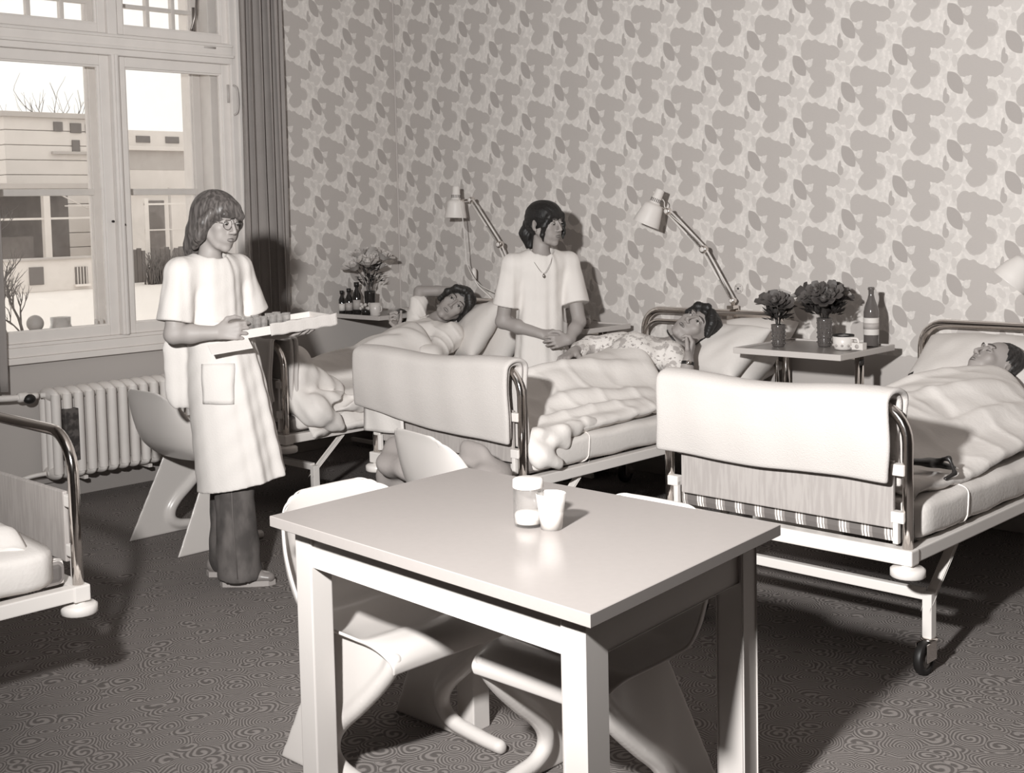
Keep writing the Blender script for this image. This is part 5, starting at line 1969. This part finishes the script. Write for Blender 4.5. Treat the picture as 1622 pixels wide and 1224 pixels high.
    ss_ = MB().tube([L(.055, .062, .50) + nV * .083, L(.058, .062, .3) + nV * .084, L(.07, .062, .05) + nV * .095], .0022, 6)
    ss_.build('side_seam', mat('denim_seam', .14, .8), t, world=True)
    for (a, nn) in ((.055, .065), (-.035, -.085)):
        s_ = Field(L(a, nn, 0) - np.array([.24, .24, 0.0]), L(a, nn, 0) + np.array([.24, .24, .14]), .0035)
        s_.cone(L(a - .045, nn, .045), L(a + .06, nn, .045), .032, .036, .01)
        s_.cone(L(a + .05, nn, .040), L(a + .125, nn + .005, .030), .036, .028, .02, flat=(zV, .75))
        s_.cone(L(a + .045, nn, .085), L(a + .02, nn, .11), .030, .035, .01, 'sub')
        s_.fn(s_.lo, s_.lo + s_.n * s_.h, lambda X, Y, Z: .012 - Z, op='int')
        so_ = s_.build('shoe', M_leather, t, smooth=2)
        P_ = [L(a - .078, nn, 0), L(a - .06, nn + .034, 0), L(a + .05, nn + .038, 0), L(a + .13, nn + .030, 0), L(a + .155, nn + .004, 0), L(a + .13, nn - .026, 0), L(a + .05, nn - .036, 0), L(a - .06, nn - .034, 0)]
        MB().prism([(p[0], p[1]) for p in P_], .0, .022, axis=2).build('sole', M_sole, so_, world=True)
    return t, L, fwd


n1, L1, fwd1 = nurse_one()

# tray of medicine cups
tray = thing('tray', 'long white cloth-covered tray of medicine glasses carried by the nurse', 'tray', tuple(L1(.31, .02, 1.05)))
ta0, ta1 = L1(.115, .155, 1.040), L1(.480, -.060, 1.078)
tl = nrm(ta1 - ta0); tw = nrm(np.cross(zV, tl)); tu = np.cross(tl, tw)
TL_ = np.linalg.norm(ta1 - ta0)
cen = (ta0 + ta1) / 2 + tw * .14
mb = MB().obox(cen, tl * TL_ / 2, tw * .14, tu * .006, .003)
mb.build('tray_base', M_coat, tray, world=True)
for (c_, ax_, ay_) in ((cen - tw * .14, tl * TL_ / 2, tw * .004), (cen + tw * .14, tl * TL_ / 2, tw * .004), (cen - tl * TL_ / 2, tl * .004, tw * .14), (cen + tl * TL_ / 2, tl * .004, tw * .14)):
    MB().obox(c_ + tu * .012, ax_, ay_, tu * .018, .003).build('tray_side', M_coat, tray, world=True)
P = np.zeros((30, 8, 3))
for i in range(30):
    for j in range(8):
        u = i / 29
        P[i, j] = ta0 + tl * (TL_ * (.30 + .70 * u) + .004) - tw * (.007 + .0008 * math.sin(i * 1.1)) + tu * (-.012 + .0018 * math.sin(i * .9) + .050 * j / 7)
o = MB().grid(P).build('tray_cloth', M_throw, tray, world=True)
md = o.modifiers.new('t', 'SOLIDIFY'); md.thickness = .004
mc0 = None
k = 0
GL = [(.15, .05, 'nearest the holding hand, front row'), (.22, .045, 'second from the hand, front row'), (.29, .05, 'third from the hand, front row'), (.38, .045, 'fourth from the hand, front row'),
      (.45, .05, 'fifth from the hand, front row'), (.52, .045, 'farthest from the hand, front row'), (.19, .12, 'nearest the hand, back row'), (.27, .13, 'second from the hand, back row'), (.41, .12, 'third from the hand, back row'), (.49, .125, 'farthest from the hand, back row')]
for (u, w_, where) in GL:
    p = ta0 + tl * TL_ * u + tw * w_ + tu * .006
    if mc0 is None:
        mc0 = thing('medicine_glass', 'medicine glass on the tray, ' + where, 'glass', tuple(p), 0, 'medicine glasses on the tray')
        MB().lathe([(.014, 0), (.0155, .003), (.0180, .062), (.0165, .062), (.0140, .004), (0, .004)], n=16).build('glass_body', glass_mat('medicine_glass', .9, .05, .25, .22), mc0)
        MB().lathe([(0, .0045), (.0138, .0045), (.0155, .034), (0, .034)], n=14).build('medicine', mat('dark_medicine', .05, .2), mc0)
        first = mc0
    else:
        copy_tree(first, tuple(p), 0, 'medicine glass on the tray, ' + where)
    k += 1
cd = MB().obox(L1(.085, .200, 1.012), tl * .085, tw * .022 + tu * .018, tu * .0015, .0005)
tag(cd.build('paper_slip', M_coat), 'white paper slip held under the tray by the nurse', 'paper')


# ------------------------------------------------------------------ nurse between the beds
def nurse_two():
    B = np.array([2.03, -.71, 0.0])

    def L(a, n, z):
        return B + rV * a + nV * n + zV * z
    th = math.radians(72)
    fwd = rV * math.cos(th) + nV * math.sin(th)
    rgt = nV * math.cos(th) - rV * math.sin(th)
    t = thing('person', 'young woman with a dark ponytail and pendant in a white tunic, standing between the beds', 'person', tuple(B))
    lo = B - np.array([.45, .45, .02]); hi = B + np.array([.45, .45, 1.66])
    F = Field(lo, hi, .0046)
    hc = L(-.022, .0, 1.452)
    R = frame_from(rV * .70 + nV * .66 - zV * .24, zV + rV * .02 + nV * .10)
    nb = L(-.050, .0, 1.270)
    W = head_sdf(F, hc, R, 1.0, neck_to=nb, neck_r=.041, ears=True)
    sh = L(-.048, 0, 1.235)
    rs, ls = sh + rgt * .160, sh - rgt * .160
    F.cone(rs, ls, .044, .044, .03)
    F.cone(L(-.05, 0, 1.19), L(-.05, 0, .95), .100, .088, .04, flat=(fwd, .72))
    F.cone(L(-.05, 0, .95), L(-.06, 0, .80), .088, .108, .03, flat=(fwd, .78))
    for q in (-.062, .062):
        F.chain([L(-.06, 0, .78) + rgt * q, L(-.05, 0, .45) + rgt * q, L(-.05, 0, .08) + rgt * q], [.070, .050, .038], .02)
        F.cone(L(-.05, 0, .05) + rgt * q, L(-.05, 0, .03) + rgt * q + fwd * .13, .032, .025, .02)
    re = L(-.262, .035, .935); rw = L(-.055, .130, .872); rh = nrm(L(.03, .150, .845) - rw)
    le = L(.150, .05, .925); lw = L(.085, .145, .838); lh = nrm(L(.02, .175, .835) - lw)
    F.chain([rs, (rs + re) / 2, re], [.045, .042, .036], .02)
    F.chain([re, re * .6 + rw * .4, rw], [.037, .037, .025], .015)
    F.chain([ls, (ls + le) / 2, le], [.045, .042, .036], .02)
    F.chain([le, le * .6 + lw * .4, lw], [.036, .036, .025], .015)
    hand_sdf(F, rw, rh, zV * .75 + nV * .55, -zV * .5 + nV * -.1 + fwd * -.5, .95, curls=((.25, .35, .25), (.3, .4, .3), (.35, .45, .3), (.4, .5, .35)), thumb=(.4, .2))
    hand_sdf(F, lw, lh, zV * .8 - fwd * .2, -rV * .3 - zV * .2 - nV * .8, .92, curls=((.45, .6, .4), (.5, .6, .4), (.5, .7, .4), (.6, .7, .5)), thumb=(.5, .2))
    body = F.build('body', M_skin, t, smooth=2)
    face_parts(body, W, R, 1.0, closed=.45, gaze=(-.1, -.4))
    HF = Field(hc - .22, hc + .16, .0032)

    def strand(X, Y, Z, R=R, c=hc):
        x = (X - c[0]) * R[0][0] + (Y - c[1]) * R[0][1] + (Z - c[2]) * R[0][2]
        y = (X - c[0]) * R[1][0] + (Y - c[1]) * R[1][1] + (Z - c[2]) * R[1][2]
        z = (X - c[0]) * R[2][0] + (Y - c[1]) * R[2][1] + (Z - c[2]) * R[2][2]
        a = np.arctan2(x, z + .01)
        return .0006 * np.sin(a * 60 + y * 30) + .0008 * np.sin(a * 21 - y * 25)
    e = lambda p, r, k=.02, op='add', w_=strand: HF.ell(W(*p), np.array(r), k, op, R=R, wob=w_)
    e((0, -.018, .040), (.083, .103, .088), 0)
    e((0, -.04, .00), (.079, .075, .070), .02)
    # two curtains of fringe falling beside the face
    HF.chain([W(-.008, .072, .085), W(-.048, .076, .050), W(-.068, .055, .0), W(-.066, .040, -.05), W(-.058, .040, -.085)], [.014, .014, .015, .011, .003], .015, wob=strand)
    HF.chain([W(.010, .072, .085), W(.048, .078, .050), W(.066, .070, .0), W(.062, .078, -.045), (W(.054, .082, -.075))], [.014, .014, .014, .011, .004], .015, wob=strand)
    e((0, .008, .046), (.080, .094, .082), .01)
    # ponytail tied low
    HF.chain([W(0, -.095, .015), W(.0, -.125, -.005), W(.005, -.135, -.06), W(.01, -.118, -.125)], [.030, .022, .040, .026], .015, wob=strand)
    e((0, .075, -.030), (.050, .06, .070), .008, 'sub', None)
    for q in (-1, 1):
        HF.ell(W(q * .086, -.006, -.006), (.020, .022, .034), .004, 'sub', R=R)
    HF.build('hair', M_hair2, body, smooth=1)
    # pendant on a fine chain
    ch = MB().tube(smooth_path([L(-.100, .050, 1.285), L(-.082, .110, 1.245), L(-.040, .137, 1.195), L(-.003, .118, 1.245), L(.012, .060, 1.285)], 8), .0012, 5)
    co = ch.build('necklace_chain', M_brass, t, world=True)
    MB().lathe([(0, -.012), (.006, -.006), (.007, 0), (.004, .008), (0, .012)], tuple(L(-.040, .142, 1.182)), 12).build('pendant', M_brass, co, world=True)
    S = Field(lo + [0, 0, .38], hi - [0, 0, .30], .0045)
    S.cone(rs + zV * .008, ls + zV * .008, .056, .056, .03)
    S.cone(L(-.048, 0, 1.20), L(-.050, .0, .93), .135, .128, .05, flat=(fwd, .80), wob=fold_wob(L(-.05, 0, 0), 8, .005, 11))
    S.cone(L(-.050, .0, .95), L(-.055, .0, .56), .132, .165, .03, flat=(fwd, .80), wob=fold_wob(L(-.05, 0, 0), 8, .006, 12))
    sle = rs + (re - rs) * .72
    S.chain([rs, sle], [.058, .074], .03, wob=fold_wob(rs, 6, .003, 13))
    S.trim(sle, re - rs, .082, .08)
    sll = ls + (le - ls) * .70
    S.chain([ls, sll], [.058, .074], .03, wob=fold_wob(ls, 6, .003, 14))
    S.trim(sll, le - ls, .082, .08)
    S.cone(L(-.045, .01, 1.275), L(-.035, .03, 1.40), .058, .085, .01, 'sub')
    S.build('tunic', M_coat, t, smooth=5)
    T_ = Field(lo + [0, 0, .04], hi - [0, 0, 1.10], .006)
    for q in (-.075, .075):
        T_.chain([L(-.06, 0, .52) + rgt * q, L(-.05, 0, .45) + rgt * q, L(-.05, 0, .10) + rgt * q], [.100, .078, .085], .02)
    T_.build('trousers', M_denim, t, smooth=1)
    for q in (-.075, .075):
        MB().obox(L(-.05, 0, .03) + rgt * q + fwd * .045, fwd * .13, rgt * .042, zV * .03, .025).build('shoe', M_leather, t, world=True)
    return t, L


n2, L2 = nurse_two()


# ------------------------------------------------------------------ the patients
yV = np.array([0, 1.0, 0]); xV = np.array([1.0, 0, 0])


def crisp_collar(S):
    pass


def patient_one():
    """woman on the window bed looking at the camera, one arm raised"""
    hc = np.array([1.06, -.50, .965])
    t = thing('person', 'dark-haired woman lying on the window bed with one arm raised, holding a thermometer', 'person', (1.0, -1.1, .58))
    lo = np.array([.48, -1.95, .52]); hi = np.array([1.42, -.18, 1.20])
    F = Field(lo, hi, .0046)
    up = rV * .66 + zV * .62 + yV * .15
    R = frame_from(nV * .93 - rV * .12 + zV * .10, up)
    nb = hc - R[2] * .155 - R[1] * .035
    W = head_sdf(F, hc, R, 1.04, neck_to=nb, neck_r=.043, ears=False)
    chest = np.array([1.02, -.73, .765]); hip = np.array([1.0, -1.10, .655])
    F.cone(nb, chest, .05, .10, .04)
    F.cone(chest, hip, .10, .10, .05, flat=(zV, .7))
    for q in (-.09, .09):
        F.chain([hip + xV * q, np.array([.98 + q, -1.45, .625]), np.array([.97 + q, -1.82, .61])], [.07, .045, .03], .02)
    # her left arm (nearer the camera) along the body, her right arm raised to the head
    ls = np.array([1.185, -.66, .795]); le = np.array([1.265, -.90, .690]); lw = np.array([1.10, -.98, .745])
    rs = np.array([.84, -.62, .830]); re = np.array([.815, -.56, 1.045]); rw = np.array([.96, -.40, 1.045])
    F.chain([chest * .4 + ls * .6, ls, le, lw], [.06, .05, .04, .03], .02)
    F.chain([chest * .4 + rs * .6, rs, re], [.055, .048, .034], .02)
    F.chain([re, re * .5 + rw * .5, rw], [.034, .032, .024], .012)
    hand_sdf(F, rw, nrm(np.array([.4, .3, -.10])), nV, -zV, .9, curls=((.4, .4, .3),) * 4)
    # the hand holding the thermometer rests on the quilt in front of her
    F2 = None
    body = F.build('body', M_skin, t, smooth=2)
    face_parts(body, W, R, 1.04, closed=.15)
    HF = Field(hc - .18, hc + .20, .0034)

    def strand(X, Y, Z, R=R, c=hc):
        x = (X - c[0]) * R[0][0] + (Y - c[1]) * R[0][1] + (Z - c[2]) * R[0][2]
        z = (X - c[0]) * R[2][0] + (Y - c[1]) * R[2][1] + (Z - c[2]) * R[2][2]
        a = np.arctan2(x, z)
        return .0015 * np.sin(a * 9 + 20 * x) + .0006 * np.sin(a * 43 + 10)
    e = lambda p, r, k=.02, op='add', w_=strand: HF.ell(W(*p), np.array(r), k, op, R=R, wob=w_)
    e((0, -.024, .050), (.094, .100, .092), 0)
    e((0, -.04, -.01), (.090, .070, .085), .02)
    for q in (-1, 1):
        HF.chain([W(q * .02, .070, .098), W(q * .062, .060, .070), W(q * .084, .035, .020), W(q * .086, .005, -.04)], [.020, .020, .017, .014], .015, wob=strand)
    e((0, .085, -.022), (.058, .065, .082), .008, 'sub', None)
    HF.build('hair', M_hair3, body, smooth=1)
    S = Field(lo, hi, .005)
    wv = lambda X, Y, Z: .007 * (1 - np.abs(np.sin(X * 16 + Y * 24 + Z * 20 + 1.5 * np.sin(Y * 18 - X * 9)))) ** 2 * -1 + .002 * np.sin(X * 60 - Y * 30 + Z * 50)
    S.cone(nb - R[2] * .03, chest, .065, .118, .06, wob=wv)
    S.cone(chest, hip, .118, .11, .06, flat=(zV, .75), wob=wv)
    S.chain([chest * .4 + ls * .6, ls, le, lw], [.085, .066, .058, .045], .07, wob=wv)
    S.chain([chest * .4 + rs * .6, rs, rs * .35 + re * .65], [.065, .062, .055], .02, wob=wv)
    S.cone(nb + R[2] * .03 + R[1] * .02, nb - R[2] * .03 + R[1] * .075, .052, .022, .01, 'sub')
    sh1 = S.build('nightshirt', M_night, t, smooth=2)
    # collar lapels and the buttoned edge
    for q in (-1, 1):
        P = np.zeros((8, 5, 3))
        for i in range(8):
            for j in range(5):
                u = i / 7; v = j / 4
                p_ = nb + R[0] * q * (.062 - .052 * u + .030 * v * (1 - .3 * u)) + R[1] * (.025 + .070 * u) - R[2] * (-.010 + .085 * u + .018 * v)
                P[i, j] = p_
        o = MB().grid(P).build('collar', M_night, t, world=True)
        md = o.modifiers.new('wrap', 'SHRINKWRAP'); md.target = sh1; md.offset = .006; md.wrap_mode = 'ABOVE_SURFACE'
        md = o.modifiers.new('t', 'SOLIDIFY'); md.thickness = .005; md.offset = 0
    # hand with the thermometer
    hw = np.array([.93, -.83, .835])
    H2 = Field(hw - .16, hw + .16, .003)
    a_ = nrm(-rV * .45 + zV * .55 + nV * .1)
    H2.cone(hw - a_ * .02 + rV * .08 - zV * .08, hw, .030, .024, .01)
    hand_sdf(H2, hw, a_, zV * .5 + rV * .8, nV * .2 + rV * .9, .95, curls=((.75, 1.0, .7), (.8, 1.1, .7), (.85, 1.1, .7), (.9, 1.1, .7)), thumb=(.7, .6), spread=.02)
    H2.build('hand', M_skin2, t, smooth=2)
    return t, hw


p1, hw1 = patient_one()
th_ = thing('thermometer', 'glass thermometer held upright by the woman on the window bed', 'thermometer', tuple(hw1 + np.array([.0, -.01, .06])))
MB().tube([(0.01, 0, .04), (-.015, -.01, -.06)], [.0045, .003], 8).build('glass_body', M_clear, th_)
MB().tube([(0.0085, 0, .035), (-.012, -.01, -.05)], .0016, 6).build('scale', M_brass, th_)


def patient_two():
    """talking patient with the wristwatch on the middle bed"""
    hc = np.array([2.80, -.47, .905])
    t = thing('person', 'dark-haired patient in a floral nightgown with a wristwatch, talking, head on her hand', 'person', (2.62, -1.1, .58))
    lo = np.array([2.10, -1.95, .52]); hi = np.array([3.02, -.15, 1.08])
    F = Field(lo, hi, .0046)
    R = frame_from(nV * .72 - rV * .42 + zV * .50, rV * .80 + zV * .54 + yV * .15)
    nb = hc - R[2] * .15 - R[1] * .035
    W = head_sdf(F, hc, R, 1.05, mouth_open=1.0, neck_to=nb, neck_r=.045, ears=False, jaw=1.1)
    chest = np.array([2.64, -.74, .770]); hip = np.array([2.60, -1.08, .665])
    F.cone(nb, chest, .05, .11, .04)
    F.cone(chest, hip, .115, .11, .05, flat=(zV, .75))
    for q in (-.09, .09):
        F.chain([hip + xV * q, np.array([2.6 + q, -1.45, .64]), np.array([2.6 + q, -1.82, .61])], [.07, .045, .03], .02)
    # arm with the watch: elbow on the mattress, wrist up to the cheek
    ls = np.array([2.80, -.68, .79]); le = np.array([2.945, -.775, .625]); lw = np.array([2.935, -.720, .780])
    rs = np.array([2.46, -.64, .815]); re = np.array([2.31, -.72, .805]); rw = np.array([2.335, -.875, .800])
    F.chain([chest * .4 + ls * .6, ls, le], [.06, .05, .042], .02)
    F.chain([le, le * .5 + lw * .5, lw], [.042, .040, .027], .012)
    hand_sdf(F, lw, nrm(rV * .28 - nV * .15 + zV * .80), -rV * .3 + nV * .9, -rV * .9 - nV * .3, .98, curls=((.7, .9, .6), (.75, .95, .6), (.8, 1.0, .6), (.85, 1.0, .6)), thumb=(.5, .1), spread=.02)
    F.chain([chest * .4 + rs * .6, rs, re], [.055, .048, .038], .02)
    F.chain([re, rw], [.036, .026], .012)
    hand_sdf(F, rw, nrm(np.array([.08, -.8, -.22])), nV * .8 + rV * .3, -zV * .9 + nV * .2, 1.12, curls=((.35, .55, .4), (.4, .6, .4), (.4, .6, .4), (.45, .7, .5)), thumb=(.5, .3))
    body = F.build('body', M_skin, t, smooth=2)
    face_parts(body, W, R, 1.05, closed=.4)
    MB().ball(W(0, .088, -.0575), (.013, .006, .004), 10, 6, Matrix([R[0], R[1], R[2]]).transposed()).build('open_mouth', M_lip, body, world=True)
    HF = Field(hc - .17, hc + .19, .0034)

    def strand(X, Y, Z, R=R, c=hc):
        x = (X - c[0]) * R[0][0] + (Y - c[1]) * R[0][1] + (Z - c[2]) * R[0][2]
        z = (X - c[0]) * R[2][0] + (Y - c[1]) * R[2][1] + (Z - c[2]) * R[2][2]
        a = np.arctan2(x, z)
        return .0012 * np.sin(a * 9 + 20 * x) + .0006 * np.sin(a * 47 + 10)
    e = lambda p, r, k=.02, op='add', w_=strand: HF.ell(W(*p), np.array(r), k, op, R=R, wob=w_)
    e((0, -.024, .052), (.090, .102, .090), 0)
    e((0, -.05, 0), (.086, .065, .080), .02)
    HF.chain([W(.02, .070, .100), W(.060, .060, .070), W(.084, .030, .020)], [.022, .022, .016], .015, wob=strand)
    HF.chain([W(-.02, .070, .100), W(-.060, .060, .070), W(-.084, .030, .020)], [.022, .022, .016], .015, wob=strand)
    e((0, .095, -.020), (.056, .068, .078), .008, 'sub', None)
    HF.build('hair', M_hair2, body, smooth=1)
    # watch
    ax = nrm(lw - le)
    wp = lw - ax * .018
    wa = MB().lathe([(.0300, -.008), (.0315, -.008), (.0315, .008), (.0300, .008)], tuple(wp), 28, tuple(ax), close=True)
    wo = wa.build('watch_strap', M_dark, body, world=True)
    q_ = nrm(nV + zV * .1); q_ = nrm(q_ - ax * (q_ @ ax))
    MB().lathe([(.0, 0), (.013, 0), (.013, .005), (.0, .006)], tuple(wp + q_ * .030), 18, tuple(q_)).build('watch_case', M_chrome, wo, world=True)
    S = Field(lo, hi, .005)
    wv = lambda X, Y, Z: .004 * np.sin(X * 38 + Z * 30) * np.sin(Y * 33 + Z * 20)
    S.cone(nb - R[2] * .03, chest, .065, .135, .05, wob=wv)
    S.cone(chest, hip, .140, .125, .05, flat=(zV, .75), wob=wv)
    S.chain([chest * .4 + ls * .6, ls, ls * .4 + le * .6], [.075, .070, .066], .03, wob=wv)
    S.chain([chest * .4 + rs * .6, rs, re], [.075, .066, .060], .03, wob=wv)
    S.cone(re, re * .35 + rw * .65, .056, .046, .02, wob=wv)
    S.cone(nb + R[2] * .01 + R[1] * .03, nb - R[2] * .07 + R[1] * .10, .055, .035, .01, 'sub')
    S.build('nightgown', M_floral, t, smooth=2)
    MB().tube(smooth_path([W(-.06, .03, -.115), W(-.02, .065, -.128), W(.03, .055, -.128), W(.065, .0, -.12)], 6), .0045, 7).build('dark_collar_edge', M_black, t, world=True)
    return t


patient_two()


def patient_three():
    """sleeping patient on the right-hand bed"""
    hc = np.array([4.315, -.43, .822])
    t = thing('person', 'short-haired patient lying on the back under the quilt, face to the ceiling', 'person', (4.28, -1.1, .58))
    lo = np.array([4.02, -1.95, .52]); hi = np.array([4.60, -.22, 1.02])
    F = Field(lo, hi, .0046)
    R = frame_from(-rV * .66 + zV * .72 + nV * .16, np.array([.38, .58, .62]))
    nb = hc - R[2] * .15 - R[1] * .045
    W = head_sdf(F, hc, R, .98, neck_to=nb, neck_r=.050, jaw=1.1)
    chest = np.array([4.30, -.78, .675]); hip = np.array([4.28, -1.10, .64])
    F.cone(nb, chest, .055, .09, .04)
    F.cone(chest, hip, .09, .09, .05, flat=(zV, .7))
    for q in (-.12, .12):
        F.cone(chest + xV * q + yV * .08, chest + xV * q * 1.3 - yV * .2, .04, .035, .03)
    for q in (-.08, .08):
        F.chain([hip + xV * q, np.array([4.26 + q, -1.45, .63]), np.array([4.24 + q, -1.80, .61])], [.07, .045, .03], .02)
    body = F.build('body', M_skin, t, smooth=2)
    face_parts(body, W, R, .98, closed=1.0)
    HF = Field(hc - .16, hc + .16, .0034)

    def strand(X, Y, Z, R=R, c=hc):
        x = (X - c[0]) * R[0][0] + (Y - c[1]) * R[0][1] + (Z - c[2]) * R[0][2]
        y = (X - c[0]) * R[1][0] + (Y - c[1]) * R[1][1] + (Z - c[2]) * R[1][2]
        a = np.arctan2(x, y)
        return .002 * np.sin(a * 23 + 60 * x) + .0015 * np.sin(y * 260 + x * 90)
    e = lambda p, r, k=.015, op='add', w_=strand: HF.ell(W(*p), np.array(r), k, op, R=R, wob=w_)
    e((0, -.034, .046), (.082, .092, .084), 0)
    e((0, -.055, -.01), (.076, .055, .060), .02)
    e((0, .085, .0), (.085, .065, .10), .006, 'sub', None)
    for q in (-1, 1):
        HF.ell(W(q * .088, .004, -.004), (.022, .026, .034), .004, 'sub', R=R)
    HF.build('hair', M_hair3, body, smooth=1)
    S = Field(lo, hi, .005)
    S.cone(nb - R[2] * .035, chest, .07, .10, .05)
    S.cone(chest, hip, .10, .10, .05, flat=(zV, .7))
    S.cone(nb + R[2] * .02 + R[1] * .02, nb + R[2] * .10 + R[1] * .03, .058, .07, .01, 'sub')
    S.build('nightshirt', M_night, t, smooth=2)
    return t


patient_three()


# ------------------------------------------------------------------ small things
bedside('bedside table behind the standing ponytailed nurse, between the window bed and the middle bed', 1.60, 2.10, -.50, -.12, .865, 2.06)
mk = thing('mug', 'grey mug on the bedside table behind the ponytailed nurse', 'mug', (1.99, -.40, .865))
MB().lathe([(.034, 0), (.038, .004), (.040, .04), (.044, .070), (.0415, .070), (.037, .04), (.033, .008), (0, .008)], n=28).build('mug_body', mat('grey_ceramic'), mk)
MB().tube(smooth_path([(.036, 0, .055), (.060, -.01, .052), (.062, -.01, .028), (.035, 0, .018)], 6), .0045, 8).build('handle', M_enamel, mk)
sl = Field((4.50, -1.92, .58), (4.80, -1.56, .74), .005)
sl.chain([(4.585, -1.80, .660), (4.63, -1.70, .645), (4.68, -1.655, .628)], [.020, .026, .018], .02, flat=(zV, .5))
sl.chain([(4.64, -1.70, .65), (4.685, -1.68, .665), (4.715, -1.70, .62), (4.70, -1.74, .605)], [.008, .007, .007, .008], .01)
tag(sl.build('dark_strap', M_black, smooth=2), 'small dark crumpled strap lying on the quilt near the foot of the right-hand bed', 'strap')
bpy.context.view_layer.update()
for o_ in list(COL.objects):
    if o_.name == 'pillow':
        ok_, hp, hn, _ = o_.ray_cast(Vector((3.925, -.40, 2.0)), Vector((0, 0, -1)))
        if ok_:
            sx_ = hn.cross(Vector((0, 1, 0))).normalized()
            sy_ = sx_.cross(hn)
            MB().obox(hp + hn * .001, -sx_ * .014, sy_ * .010, hn * .0015, .0005).build('name_tag', M_black, o_)
